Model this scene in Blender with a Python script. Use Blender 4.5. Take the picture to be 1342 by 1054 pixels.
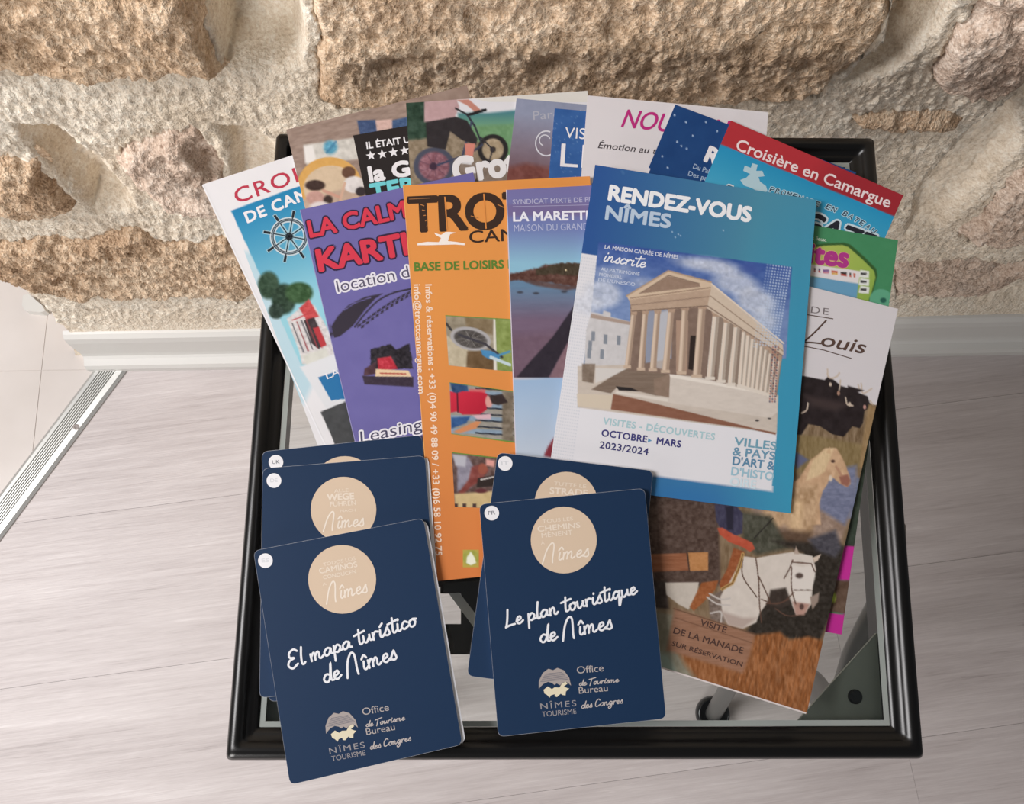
import bpy, math, random
import numpy as np
from math import sin, cos, pi, radians
random.seed(7); RNG = np.random.default_rng(7)
for o in list(bpy.data.objects): bpy.data.objects.remove(o)
SC = bpy.context.scene; COL = SC.collection

# ------------------------------------------------------------------ camera, light, exposure
F, TH, H = 1200.0, radians(14.0), 1.0        # focal length in px of the 1342 wide frame, tilt, height
ZT = 0.552                                   # height of the table rim
cam_d = bpy.data.cameras.new('camera'); cam = bpy.data.objects.new('camera', cam_d); COL.objects.link(cam)
cam.location = (0, 0, H); cam.rotation_euler = (TH, 0, 0)
cam_d.sensor_width = 36; cam_d.lens = F/1342*36; cam_d.clip_start = .01
SC.camera = cam
W = bpy.data.worlds.new('room_light'); SC.world = W; W.use_nodes = True
W.node_tree.nodes['Background'].inputs[0].default_value = (.93, .95, 1.0, 1)
W.node_tree.nodes['Background'].inputs[1].default_value = .12
def area(name, loc, target, sx, sy, power, col):
    d = bpy.data.lights.new(name, 'AREA'); d.shape = 'RECTANGLE'; d.size = sx; d.size_y = sy; d.energy = power; d.color = col
    o = bpy.data.objects.new(name, d); COL.objects.link(o); o.location = loc
    from mathutils import Vector
    o.rotation_euler = (Vector(target)-Vector(loc)).to_track_quat('-Z', 'Y').to_euler(); return o
area('window_light', (-1.2, -.02, 1.62), (0, .1, .3), .6, .7, 30, (1, .97, .97))
area('wall_fill_light', (-1.15, -1.5, .80), (.1, .3, .45), .7, .6, 22, (1, .965, .94))  # added fill from the front left, brightens the stone wall
SC.view_settings.view_transform = 'Standard'; SC.view_settings.look = 'None'
SC.view_settings.exposure = 0.0; SC.view_settings.gamma = 1.0; SC.view_settings.use_curve_mapping = False

# ------------------------------------------------------------------ projections: a pixel to a point of a plane
cT, sT = cos(TH), sin(TH)
def un(px, py, z):
    """pixel arrays -> points on the horizontal plane(s) z"""
    px = np.asarray(px, float); py = np.asarray(py, float); z = np.asarray(z, float)
    dx = (px-671)/F; dy = -(py-527)/F
    wy = cT*dy+sT; wz = sT*dy-cT
    t = (z-H)/wz
    return np.stack([t*dx, t*wy, H+t*wz], -1)
B0 = un(118, 488, 0); B1 = un(1342, 465, 0)          # the floor line of the baseboard's front
WD = (B1-B0)/np.linalg.norm(B1-B0)                   # along the wall
WN = np.array([WD[1], -WD[0], 0])                    # out of the wall, to the room
W0 = B0-WN*.022                                      # a point of the wall's mean plane
def unw(px, py):
    """pixel -> (s, z) on the wall's mean plane"""
    dx = (px-671)/F; dy = -(py-527)/F
    d = np.array([dx, cT*dy+sT, sT*dy-cT])
    t = np.dot(W0-np.array([0, 0, H]), WN)/np.dot(d, WN)
    p = np.array([0, 0, H])+t*d
    return np.dot(p-W0, WD), p[2]
def wpt(s, depth, z):
    s = np.asarray(s, float)[..., None]; depth = np.asarray(depth, float)[..., None]
    p = W0+s*WD+depth*WN; p = np.broadcast_to(p, p.shape).copy(); p[..., 2] = z; return p

# ------------------------------------------------------------------ materials
def lin(c):
    out = []
    for v in c[:3]:
        v = v/255.; out.append(v/12.92 if v <= .04045 else ((v+.055)/1.055)**2.4)
    return out
def lina(a):
    a = np.asarray(a)/255.; return np.where(a <= .04045, a/12.92, ((np.maximum(a, 0)+.055)/1.055)**2.4)
MATS = {}
def mat(name, rgb, rough=.5, metal=0, spec=.5, coat=0, key=None):
    k = name
    if k in MATS: return MATS[k]
    m = bpy.data.materials.new(name); m.use_nodes = True; b = m.node_tree.nodes['Principled BSDF']
    b.inputs['Base Color'].default_value = (*lin(rgb), 1); b.inputs['Roughness'].default_value = rough
    b.inputs['Metallic'].default_value = metal; b.inputs['Specular IOR Level'].default_value = spec
    b.inputs['Coat Weight'].default_value = coat
    MATS[k] = m; return m
def N(m, t, **kw):
    n = m.node_tree.nodes.new(t)
    for k, v in kw.items():
        if k.startswith('i_'): n.inputs[k[2:].replace('_', ' ')].default_value = v
        else: setattr(n, k, v)
    return n
def ramp(m, stops):
    r = N(m, 'ShaderNodeValToRGB'); cr = r.color_ramp
    while len(cr.elements) < len(stops): cr.elements.new(.5)
    for e, (p, c) in zip(cr.elements, stops): e.position = p; e.color = (*lin(c), 1)
    return r
def prt(c):
    c = np.asarray(c, float); g = c.mean(-1, keepdims=True); return np.clip(g+(c-g)*.9, 0, 255)*.98
def ink(rgb, rough=.4):
    return mat('ink_%d_%d_%d' % tuple(rgb), prt(rgb), .5, 0, .2)
def print_mat():
    """ink laid down per vertex: the printed pictures"""
    if 'print' in MATS: return MATS['print']
    m = mat('print', (255, 255, 255), .45, 0, .22)
    a = N(m, 'ShaderNodeVertexColor', layer_name='ink'); m.node_tree.links.new(a.outputs[0], m.node_tree.nodes['Principled BSDF'].inputs['Base Color'])
    return m
paper = mat('paper', (228, 224, 222), .55)
# stone and mortar
def stone_mat(name, stops, scale=95, bump=.5, holes=.5, speck=.5):
    m = mat(name, (200, 180, 150), .95, 0, .1); L = m.node_tree.links; b = m.node_tree.nodes['Principled BSDF']
    tc = N(m, 'ShaderNodeTexCoord')
    def noise(sc, det, rg): n = N(m, 'ShaderNodeTexNoise', i_Scale=float(sc), i_Detail=float(det), i_Roughness=rg); L.new(tc.outputs['Object'], n.inputs['Vector']); return n.outputs['Fac']
    def mul(a, k, add=None):
        h = N(m, 'ShaderNodeMath', operation='MULTIPLY_ADD' if add is not None else 'MULTIPLY'); L.new(a, h.inputs[0]); h.inputs[1].default_value = k
        if add is not None: L.new(add, h.inputs[2])
        return h.outputs[0]
    n1 = noise(12, 4, .6); n2 = noise(scale, 6, .7); n3 = noise(430, 3, .8)
    mix = mul(n1, .26, mul(n2, .30, mul(n3, .44)))
    r = ramp(m, stops); L.new(mix, r.inputs[0]); L.new(r.outputs[0], b.inputs['Base Color'])
    v = N(m, 'ShaderNodeTexVoronoi', i_Scale=380.0); L.new(tc.outputs['Object'], v.inputs['Vector'])
    hgt = mul(v.outputs['Distance'], holes, mul(n3, .9, mul(n2, 1.0)))
    at = N(m, 'ShaderNodeAttribute', attribute_name='grain')
    mu = mul(at.outputs['Fac'], bump)
    bp = N(m, 'ShaderNodeBump', i_Distance=.0060); L.new(mu, bp.inputs['Strength']); L.new(hgt, bp.inputs['Height']); L.new(bp.outputs[0], b.inputs['Normal'])
    return m
M_tan = stone_mat('stone_tan', [(.38, (158, 128, 100)), (.48, (214, 184, 152)), (.60, (252, 232, 206))], 95, .6)
M_pink = stone_mat('stone_pink', [(.38, (156, 130, 112)), (.48, (214, 190, 170)), (.60, (250, 234, 218))], 110, .6)
M_brown = stone_mat('stone_brown', [(.38, (142, 112, 86)), (.48, (210, 178, 146)), (.60, (250, 228, 200))], 70, .7)
M_mortar = stone_mat('lime_mortar', [(.36, (188, 170, 146)), (.47, (230, 214, 192)), (.60, (254, 246, 230))], 110, .55)
# laminate
def wood_mat():
    m = mat('laminate', (200, 190, 185), .42, 0, .35); L = m.node_tree.links; b = m.node_tree.nodes['Principled BSDF']
    tc = N(m, 'ShaderNodeTexCoord'); mp = N(m, 'ShaderNodeMapping'); L.new(tc.outputs['Object'], mp.inputs[0]); mp.inputs['Scale'].default_value = (1.0, 9.0, 1)
    oi = N(m, 'ShaderNodeObjectInfo'); cb = N(m, 'ShaderNodeVectorMath', operation='ADD'); L.new(mp.outputs[0], cb.inputs[0])
    sc = N(m, 'ShaderNodeMath', operation='MULTIPLY'); sc.inputs[1].default_value = 40; L.new(oi.outputs['Random'], sc.inputs[0]); L.new(sc.outputs[0], cb.inputs[1])
    n1 = N(m, 'ShaderNodeTexNoise', i_Scale=2.6, i_Detail=7.0, i_Roughness=.6, i_Distortion=.7); L.new(cb.outputs[0], n1.inputs['Vector'])
    mp2 = N(m, 'ShaderNodeMapping'); L.new(cb.outputs[0], mp2.inputs[0]); mp2.inputs['Scale'].default_value = (4, 9, 1)
    n2 = N(m, 'ShaderNodeTexNoise', i_Scale=2.2, i_Detail=5.0, i_Roughness=.6, i_Distortion=.4); L.new(mp2.outputs[0], n2.inputs['Vector'])
    mx = N(m, 'ShaderNodeMath', operation='MULTIPLY_ADD'); mx.inputs[1].default_value = .42; L.new(n2.outputs['Fac'], mx.inputs[0])
    h = N(m, 'ShaderNodeMath', operation='MULTIPLY'); h.inputs[1].default_value = .58; L.new(n1.outputs['Fac'], h.inputs[0]); L.new(h.outputs[0], mx.inputs[2])
    mp3 = N(m, 'ShaderNodeMapping'); L.new(cb.outputs[0], mp3.inputs[0]); mp3.inputs['Scale'].default_value = (9, 30, 1); mp3.inputs['Rotation'].default_value = (0, 0, .06)
    n3 = N(m, 'ShaderNodeTexNoise', i_Scale=2.0, i_Detail=4.0, i_Roughness=.7, i_Distortion=1.2); L.new(mp3.outputs[0], n3.inputs['Vector'])
    m3 = N(m, 'ShaderNodeMath', operation='MULTIPLY_ADD'); m3.inputs[1].default_value = .36; L.new(n3.outputs['Fac'], m3.inputs[0])
    s3 = N(m, 'ShaderNodeMath', operation='MULTIPLY_ADD'); s3.inputs[1].default_value = .80; s3.inputs[2].default_value = -.08; L.new(mx.outputs[0], s3.inputs[0]); L.new(s3.outputs[0], m3.inputs[2]); mx = m3
    r = ramp(m, [(.28, (152, 142, 140)), (.42, (186, 177, 175)), (.58, (202, 194, 192)), (.74, (222, 216, 214))]); L.new(mx.outputs[0], r.inputs[0]); L.new(r.outputs[0], b.inputs['Base Color'])
    bp = N(m, 'ShaderNodeBump', i_Strength=.35, i_Distance=.0012); L.new(n2.outputs['Fac'], bp.inputs['Height']); L.new(bp.outputs[0], b.inputs['Normal'])
    return m
M_wood = wood_mat()
def tile_mat():
    m = mat('pale_tile', (226, 216, 204), .35, 0, .4); L = m.node_tree.links; b = m.node_tree.nodes['Principled BSDF']
    tc = N(m, 'ShaderNodeTexCoord'); n = N(m, 'ShaderNodeTexNoise', i_Scale=7.0, i_Detail=6.0); L.new(tc.outputs['Object'], n.inputs['Vector'])
    r = ramp(m, [(.3, (200, 192, 186)), (.6, (212, 205, 200))]); L.new(n.outputs['Fac'], r.inputs[0]); L.new(r.outputs[0], b.inputs['Base Color']); return m
M_tile = tile_mat()
M_white = mat('painted_white', (206, 204, 199), .45)
M_black = mat('black_lacquer', (11, 10, 10), .30, 0, .4)
M_alu = mat('brushed_aluminium', (200, 200, 196), .38, .55)
M_groove = mat('dark_groove', (158, 150, 146), .6)
M_chrome = mat('satin_chrome', (104, 102, 100), .3, .4)
M_plate = mat('grey_plate', (158, 164, 154), .5)
M_rubber = mat('black_rubber', (18, 17, 18), .25)
M_dark = mat('dark_brown', (52, 46, 42), .5)
def glass_mat():
    m = bpy.data.materials.new('table_glass'); m.use_nodes = True; nt = m.node_tree; nt.nodes.clear()
    o = nt.nodes.new('ShaderNodeOutputMaterial'); mx = nt.nodes.new('ShaderNodeMixShader'); t = nt.nodes.new('ShaderNodeBsdfTransparent')
    g = nt.nodes.new('ShaderNodeBsdfGlossy'); fr = nt.nodes.new('ShaderNodeFresnel')
    t.inputs[0].default_value = (.945, .965, .955, 1); g.inputs['Roughness'].default_value = .02; fr.inputs[0].default_value = 1.45
    nt.links.new(fr.outputs[0], mx.inputs[0]); nt.links.new(t.outputs[0], mx.inputs[1]); nt.links.new(g.outputs[0], mx.inputs[2]); nt.links.new(mx.outputs[0], o.inputs[0])
    return m
M_glass = glass_mat(); M_gedge = mat('glass_edge_refraction', (150, 156, 152), .15)

# ------------------------------------------------------------------ objects
def mk(name, verts, faces, m, parent=None, loc=(0, 0, 0), smooth=False):
    verts = np.asarray(verts, float)-np.asarray(loc, float)
    me = bpy.data.meshes.new(name)
    if isinstance(faces, np.ndarray):
        me.vertices.add(len(verts)); me.vertices.foreach_set('co', verts.astype(np.float32).ravel())
        nf, k = faces.shape; me.loops.add(nf*k); me.loops.foreach_set('vertex_index', faces.astype(np.int32).ravel())
        me.polygons.add(nf); me.polygons.foreach_set('loop_start', np.arange(0, nf*k, k, dtype=np.int32))
        me.update(calc_edges=True)
    else:
        me.from_pydata([tuple(v) for v in verts], [], faces); me.update()
    me.polygons.foreach_set('use_smooth', [smooth]*len(me.polygons))
    for x in (m if isinstance(m, (list, tuple)) else [m]): me.materials.append(x)
    o = bpy.data.objects.new(name, me); COL.objects.link(o)
    if parent is not None: o.parent = parent
    else: o.location = loc
    return o
def part(name, verts, faces, m, parent, smooth=False):
    """a child: points given in world coordinates, the parent sits unrotated at its location"""
    p = parent; off = np.zeros(3)
    while p is not None: off += np.array(p.location); p = p.parent
    return mk(name, verts, faces, m, parent, off, smooth)
def tag(o, label=None, cat=None, group=None, kind=None):
    for k, v in (('label', label), ('category', cat), ('group', group), ('kind', kind)):
        if v: o[k] = v
    return o
def empty(name, loc):
    o = bpy.data.objects.new(name, None); COL.objects.link(o); o.location = loc; o.empty_display_size = .02; return o
def grid_faces(nu, nv):
    i = np.arange(nu*nv).reshape(nv, nu)
    return np.stack([i[:-1, :-1], i[1:, :-1], i[1:, 1:], i[:-1, 1:]], -1).reshape(-1, 4)
def tube(path, r, seg=14):
    path = [np.array(p, float) for p in path]; V = []; Fc = []
    up = np.array([0, 0, 1.]); prev = None
    for i, p in enumerate(path):
        t = path[min(i+1, len(path)-1)]-path[max(i-1, 0)]; t /= np.linalg.norm(t)
        if prev is None:
            a = np.cross(t, up); a = a if np.linalg.norm(a) > 1e-3 else np.cross(t, [1, 0, 0])
        else: a = prev-t*np.dot(prev, t)
        a /= np.linalg.norm(a); prev = a; b = np.cross(t, a)
        for k in range(seg): V.append(p+r*(cos(2*pi*k/seg)*a+sin(2*pi*k/seg)*b))
    for i in range(len(path)-1):
        for k in range(seg): Fc.append((i*seg+k, i*seg+(k+1) % seg, (i+1)*seg+(k+1) % seg, (i+1)*seg+k))
    Fc.append(tuple(range(seg))[::-1]); Fc.append(tuple((len(path)-1)*seg+k for k in range(seg)))
    return V, Fc
def spline(pts, n=8):
    pts = [np.array(p, float) for p in pts]; out = []
    if len(pts) < 3: return pts
    q = [2*pts[0]-pts[1]]+pts+[2*pts[-1]-pts[-2]]
    for i in range(1, len(q)-2):
        for k in range(n):
            t = k/n
            out.append(.5*((2*q[i])+(-q[i-1]+q[i+1])*t+(2*q[i-1]-5*q[i]+4*q[i+1]-q[i+2])*t*t+(-q[i-1]+3*q[i]-3*q[i+1]+q[i+2])*t**3))
    out.append(pts[-1]); return out
def prism(poly, z0, z1):
    n = len(poly); V = [(p[0], p[1], z0) for p in poly]+[(p[0], p[1], z1) for p in poly]
    return V, [tuple(range(n))[::-1], tuple(range(n, 2*n))]+[(i, (i+1) % n, n+(i+1) % n, n+i) for i in range(n)]
def lathe(c, prof, seg=24):
    V = []; Fc = []
    for r, z in prof:
        for k in range(seg): V.append((c[0]+r*cos(2*pi*k/seg), c[1]+r*sin(2*pi*k/seg), c[2]+z))
    for i in range(len(prof)-1):
        for k in range(seg): Fc.append((i*seg+k, i*seg+(k+1) % seg, (i+1)*seg+(k+1) % seg, (i+1)*seg+k))
    Fc.append(tuple(range(seg))[::-1]); Fc.append(tuple((len(prof)-1)*seg+k for k in range(seg)))
    return V, Fc

# ------------------------------------------------------------------ noise
_T = RNG.random((256, 256))
def vnoise(x, y):
    xi = np.floor(x).astype(int); yi = np.floor(y).astype(int); fx = x-xi; fy = y-yi
    fx = fx*fx*(3-2*fx); fy = fy*fy*(3-2*fy); g = lambda a, b: _T[a & 255, b & 255]
    return (g(xi, yi)*(1-fx)+g(xi+1, yi)*fx)*(1-fy)+(g(xi, yi+1)*(1-fx)+g(xi+1, yi+1)*fx)*fy
def fbm(x, y, o=4):
    s = 0; a = .5; t = 0
    for k in range(o): s = s+a*vnoise(x*2**k+17*k, y*2**k+31*k); t += a; a *= .55
    return s/t-.5
def inpoly(x, y, P):
    r = np.zeros(x.shape, bool); n = len(P)
    for i in range(n):
        x1, y1 = P[i]; x2, y2 = P[(i+1) % n]
        if y1 == y2: continue
        c = ((y1 > y) != (y2 > y)) & (x < (x2-x1)*(y-y1)/(y2-y1)+x1); r ^= c
    return r
def sdist(x, y, P):
    """signed distance to polygon, positive inside"""
    d = np.full(x.shape, 1e9); n = len(P)
    for i in range(n):
        x1, y1 = P[i]; x2, y2 = P[(i+1) % n]; dx, dy = x2-x1, y2-y1
        t = np.clip(((x-x1)*dx+(y-y1)*dy)/(dx*dx+dy*dy+1e-12), 0, 1)
        d = np.minimum(d, np.hypot(x-x1-t*dx, y-y1-t*dy))
    return np.where(inpoly(x, y, P), d, -d)

# ================================================================== FLOOR
def clip(poly, a, b):
    """keep the part of a convex polygon on the left of a->b"""
    out = []; n = len(poly); side = lambda p: (b[0]-a[0])*(p[1]-a[1])-(b[1]-a[1])*(p[0]-a[0])
    for i in range(n):
        p, q = poly[i], poly[(i+1) % n]; sp, sq = side(p), side(q)
        if sp >= 0: out.append(p)
        if (sp > 0) != (sq > 0) and abs(sp-sq) > 1e-12:
            t = sp/(sp-sq); out.append((p[0]+t*(q[0]-p[0]), p[1]+t*(q[1]-p[1])))
    return out
def clipside(poly, a, b, inside):
    side = (b[0]-a[0])*(inside[1]-a[1])-(b[1]-a[1])*(inside[0]-a[0])
    return clip(poly, a, b) if side > 0 else clip(poly, b, a)
ROOM = un(671, 950, 0)[:2]; NEXT = un(20, 520, 0)[:2]
floor = mk('floor', *prism([(-2.2, -1.6), (2.2, -1.6), (2.2, 1.6), (-2.2, 1.6)], -.06, -.012), M_groove)
tag(floor, kind='structure')
SL0, SL1 = un(165, 489, 0)[:2], un(0, 710, 0)[:2]      # right edge of the threshold strip
SM0, SM1 = un(121, 489, 0)[:2], un(0, 648, 0)[:2]      # its left edge
sd = (SL0-SL1)/np.linalg.norm(SL0-SL1); SA = SL1-sd*1.5; SB = SL0+sd*.02
Wb0 = (W0+WD*-3)[:2]; Wb1 = (W0+WD*3)[:2]
ga = radians(7.5); gd = np.array([cos(ga), sin(ga)]); gn = np.array([-sin(ga), cos(ga)])
pw, pl = .172, 1.28
anchor = un(1213, 966, 0)[:2]; k0 = np.dot(anchor, gn)
joint = un(1098, 835, 0)[:2]; j0 = np.dot(joint, gd)
for r in range(-7, 6):
    for c in range(-3, 3):
        off = j0 + (0 if r == 0 else ((r*0.37) % 1-.5)*.36); x0 = off+c*pl; y0 = k0+r*pw; g = .00014
        P = [tuple(gd*a+gn*b) for a, b in ((x0+g, y0+g), (x0+pl-g, y0+g), (x0+pl-g, y0+pw-g), (x0+g, y0+pw-g))]
        P = clipside(P, SA, SB, ROOM)
        if len(P) > 2: P = clipside(P, Wb0, Wb1, ROOM)
        if len(P) < 3: continue
        cx = gd*(x0+pl/2)+gn*(y0+pw/2)
        # the plank's own axes, so that its grain follows it
        o = mk('plank', *prism([((p[0]-cx[0])*gd[0]+(p[1]-cx[1])*gd[1], (p[0]-cx[0])*gn[0]+(p[1]-cx[1])*gn[1]) for p in P], -.010, 0.0), M_wood, floor)
        o.location = (cx[0], cx[1], 0); o.rotation_euler = (0, 0, ga)
# tiles of the next room, beyond the strip
tn = np.array([-sd[1], sd[0]]); tw = .33; t0 = np.dot(SM0, tn)
tb = un(55, 486, 0)[:2]; ta = WD[:2]; tq = np.array([-ta[1], ta[0]])
for i in range(-5, 4):
    for j in range(-5, 6):
        x0 = np.dot(tb, ta)+i*tw; y0 = np.dot(tb, tq)+j*tw; g = .0006
        P = [tuple(ta*a+tq*b) for a, b in ((x0+g, y0+g), (x0+tw-g, y0+g), (x0+tw-g, y0+tw-g), (x0+g, y0+tw-g))]
        P = clipside(P, SM0, SM1, NEXT)
        if len(P) < 3: continue
        mk('tile', *prism(P, -.011, .0005), M_tile, floor)
M_grout = mat('pale_grout', (204, 197, 191), .8)
gP = clipside([(-2.2, -1.6), (0.2, -1.6), (0.2, 1.6), (-2.2, 1.6)], SM0, SM1, NEXT)
mk('grout_bed', *prism(gP, -.0118, -.0001), M_grout, floor)
# ribbed metal threshold strip
swid = float(np.dot(SM0-SL0, np.array([-sd[1], sd[0]])))
sn = np.array([-sd[1], sd[0]])*np.sign(swid); swid = abs(swid)
prof = [(0, 0), (0, .0022), (.003, .0042)]; nr = 7
x = .009
for k in range(nr):
    w = (swid-.016)/nr; prof += [(x, .0046), (x+w*.22, .0024), (x+w*.50, .0024), (x+w*.62, .0046)]; x += w
prof += [(swid-.004, .0044), (swid, .0012), (swid, 0)]
A = SL1-sd*1.2; Bp = SL0+sd*.035
V = [(*(A+sn*a), z) for a, z in prof]+[(*(Bp+sn*a), z) for a, z in prof]; n = len(prof)
strip = mk('trim_1', V, [(i, i+1, n+i+1, n+i) for i in range(n-1)]+[tuple(range(n))[::-1], tuple(range(n, 2*n))], M_alu)
tag(strip, kind='structure')
sp = un(100, 560, .004)
part('screw', *lathe(sp, [(.0034, -.002), (.0034, .0012), (.002, .0016), (.0006, .0008)], 14), M_groove, strip)

# ================================================================== WALL
def S(pts): return [unw(*p) for p in pts]
edge = S([(122, 487), (93, 440), (74, 420), (50, 395), (22, 376), (0, 360)])
edge = [(s+(.010 if q_ == 0 else .004 if q_ == 1 else 0), z if q_ else 0) for q_, (s, z) in enumerate(edge)]; es = [e[0] for e in edge]; ez = [e[1] for e in edge]
def left_s(z): return np.interp(z, [0]+ez[1:]+[1.6], [es[0]]+es[1:]+[es[-1]-.02])
zs = np.concatenate([np.arange(0, .63, .0021), np.arange(.635, 1.5, .012)])
nu = 900; u = np.linspace(0, 1, nu)
Z, U = np.meshgrid(zs, u, indexing='ij')
Lf = left_s(Z)+fbm(Z*30, Z*0, 4)*.008; SS = Lf+U*(1.40-Lf)
# the same points as pixels, for the outlines traced on the photograph
Pw = wpt(SS, 0, Z); rel = Pw-np.array([0, 0, H])
cx_ = rel[..., 0]; cy_ = rel[..., 1]*cT+rel[..., 2]*sT; cz_ = -rel[..., 1]*sT+rel[..., 2]*cT
PX = 671+F*cx_/(-cz_); PY = 527-F*cy_/(-cz_)
WSTONES = [
 ('tan', [(-160, -60), (235, -30), (262, 20), (278, 60), (293, 104), (262, 108), (238, 108), (200, 116), (160, 117), (110, 120), (85, 116), (40, 108), (-150, 100)], .010, .8),
 ('tan2', [(398, -40), (1190, -40), (1172, 10), (1160, 55), (1128, 90), (1100, 108), (1082, 138), (1040, 146), (980, 146), (760, 150), (560, 150), (440, 152), (418, 140), (408, 105), (418, 60), (405, 20)], .005, .7),
 ('pink', [(172, 192), (205, 184), (238, 172), (262, 168), (278, 190), (297, 205), (300, 235), (300, 280), (280, 292), (240, 290), (212, 285), (186, 262), (160, 238), (148, 215)], .012, .8),
 ('orange', [(-160, 215), (10, 212), (45, 216), (66, 232), (84, 250), (104, 262), (108, 274), (84, 284), (40, 292), (-150, 296)], .012, 1),
 ('brown', [(-120, 318), (40, 312), (100, 312), (150, 304), (186, 304), (212, 314), (260, 312), (310, 308), (372, 312), (392, 400), (330, 396), (290, 402), (240, 394), (170, 402), (110, 402), (60, 392), (-100, 352)], .012, 1.2),
 ('pink', [(1420, -30), (1300, -25), (1276, 4), (1246, 34), (1232, 62), (1216, 88), (1214, 112), (1240, 128), (1278, 132), (1340, 122), (1500, 118)], .016, .8),
 ('orange', [(1104, 158), (1140, 150), (1185, 143), (1216, 146), (1262, 156), (1300, 146), (1296, 152), (1262, 168), (1240, 182), (1180, 182), (1130, 178)], .010, .6),
 ('pink', [(1500, 190), (1342, 222), (1312, 240), (1292, 268), (1268, 294), (1236, 318), (1270, 330), (1342, 330), (1500, 330)], .014, 1.2),
 ('pink', [(1168, 345), (1200, 338), (1240, 338), (1300, 340), (1500, 340), (1500, 372), (1342, 380), (1290, 396), (1220, 402), (1160, 398)], .006, .8),
]
HOLL = [([(250, -60), (385, -60), (400, 60), (392, 96), (330, 104), (294, 106), (280, 62), (262, 20)], .030),
        ([(22, 176), (70, 178), (120, 215), (165, 258), (178, 280), (120, 288), (104, 262), (84, 250), (50, 218), (26, 200)], .026),
        ([(276, 172), (330, 176), (372, 200), (372, 262), (306, 262), (300, 205)], .016),
        ([(1184, -60), (1290, -60), (1230, 40), (1180, 90), (1130, 112), (1105, 112), (1160, 60)], .030),
        ([(1330, 134), (1342, 200), (1290, 255), (1230, 312), (1185, 318), (1200, 260), (1270, 180)], .012),
        ([(1295, 385), (1420, 372), (1420, 404), (1260, 404)], .010)]
# mortar relief
JIT = RNG.normal(0, 1, SS.shape); JIT = (JIT+np.roll(JIT, 1, 0)+np.roll(JIT, 1, 1)+np.roll(JIT, -1, 0))*.5
base = JIT*.0007+fbm(SS*7, Z*7, 3)*.014+fbm(SS*45, Z*45, 3)*.0045+fbm(SS*190, Z*190, 3)*.0030
base -= .004
grain = np.ones_like(Z)
for P, dep in HOLL:
    d = sdist(PX, PY, P); w = np.clip((d+4)/22, 0, 1); w = w*w*(3-2*w)
    base -= dep*w; grain = grain*(1-.65*w)
    base -= w*(fbm(SS*190, Z*190, 3)*.0024)
# towards the edges, pull flat so that the baseboard and the end meet it
low = np.clip((Z-.075)/.05, 0, 1); base = base*low + (1-low)*.002
def wall_mesh(name, mask, dep, m, parent=None):
    idx = -np.ones(mask.shape, int); use = np.zeros(mask.shape, bool)
    fm = mask[:-1, :-1] & mask[1:, :-1] & mask[1:, 1:] & mask[:-1, 1:]
    for a, b in ((0, 0), (1, 0), (1, 1), (0, 1)): use[a:a+fm.shape[0], b:b+fm.shape[1]] |= fm
    idx[use] = np.arange(use.sum()); V = wpt(SS, dep, Z)[use]
    j, i = np.nonzero(fm); Fc = np.stack([idx[j, i], idx[j, i+1], idx[j+1, i+1], idx[j+1, i]], -1)
    o = mk(name, V, Fc, m, parent, (0, 0, 0), True)
    at = o.data.attributes.new('grain', 'FLOAT', 'POINT'); at.data.foreach_set('value', grain[use].astype(np.float32)); return o
stones = []
for q, (kind, P, bulge, rough) in enumerate(WSTONES):
    jx = PX+fbm(PX/26+q*9, PY/26, 3)*16; jy = PY+fbm(PX/26, PY/26+q*7+40, 3)*16
    d = sdist(jx, jy, P); m_ = d > -5
    w = np.clip((d+5)/22, 0, 1); w = w*w*(3-2*w); dome = np.clip(d/45, 0, 1)**.6
    big = fbm(SS*13+q, Z*13, 3); pit = np.clip(fbm(SS*60+q*3, Z*60, 2)-.10, 0, 1)
    pock = np.clip(fbm(SS*26+5*q, Z*26+q, 2)-.17, 0, 1)
    dep = -.011+w*(.011+bulge*.2+bulge*.40*dome)+w*rough*(JIT*.0009+big*.009+fbm(SS*70, Z*70, 3)*.0055+fbm(SS*210, Z*210, 3)*.0045-pit*.024-pock*.085)
    dep = dep*low+(1-low)*-.004
    dep = np.minimum(dep, .022)
    base = np.where(d > 7, base-.03, base)
    mm = {'tan': M_tan, 'tan2': M_pink, 'pink': M_pink, 'orange': M_brown, 'brown': M_brown}[kind]
    if q in (1,): mm = M_tan
    stones.append((m_, dep, mm))
wall = wall_mesh('wall_back', np.ones_like(Z, bool), base, M_mortar); tag(wall, kind='structure')
for m_, dep, mm in stones:
    if m_.sum() > 50: wall_mesh('stone', m_, dep, mm, wall)
# the wall's end face and its back (it is half a metre thick)
zz = np.linspace(0, 1.49, 90); ls = left_s(zz)
V = list(wpt(ls, -.004, zz))+list(wpt(ls+.01, -.05, zz))+list(wpt(ls+.03, -.45, zz))
part('wall_end', V, [(i, i+1, 90+i+1, 90+i) for i in range(89)]+[(90+i, 91+i, 181+i, 180+i) for i in range(89)], M_mortar, wall)
# white baseboard
s0 = np.dot(un(118, 487, 0)-W0, WD); bp = [(.0, .0), (.022, 0), (.0225, .012), (.020, .018), (.013, .021), (.0105, .024), (.0095, .030), (.0095, .066), (.008, .076), (.004, .081), (.0, .082)]
V = []; ends = (s0, 1.40)
s_top = unw(93, 441)[0]
for k, s in enumerate(ends):
    for a, z in bp: V.append(wpt(np.array(s+((s_top-s)*z/.082 if k == 0 else 0)), np.array(a), z))
n = len(bp); bb = mk('baseboard_back', V, [(i, i+1, n+i+1, n+i) for i in range(n-1)]+[tuple(range(n)), tuple(range(n, 2*n))[::-1]], M_white)
for p in bb.data.polygons: p.use_smooth = False
tag(bb, kind='structure')
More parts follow.
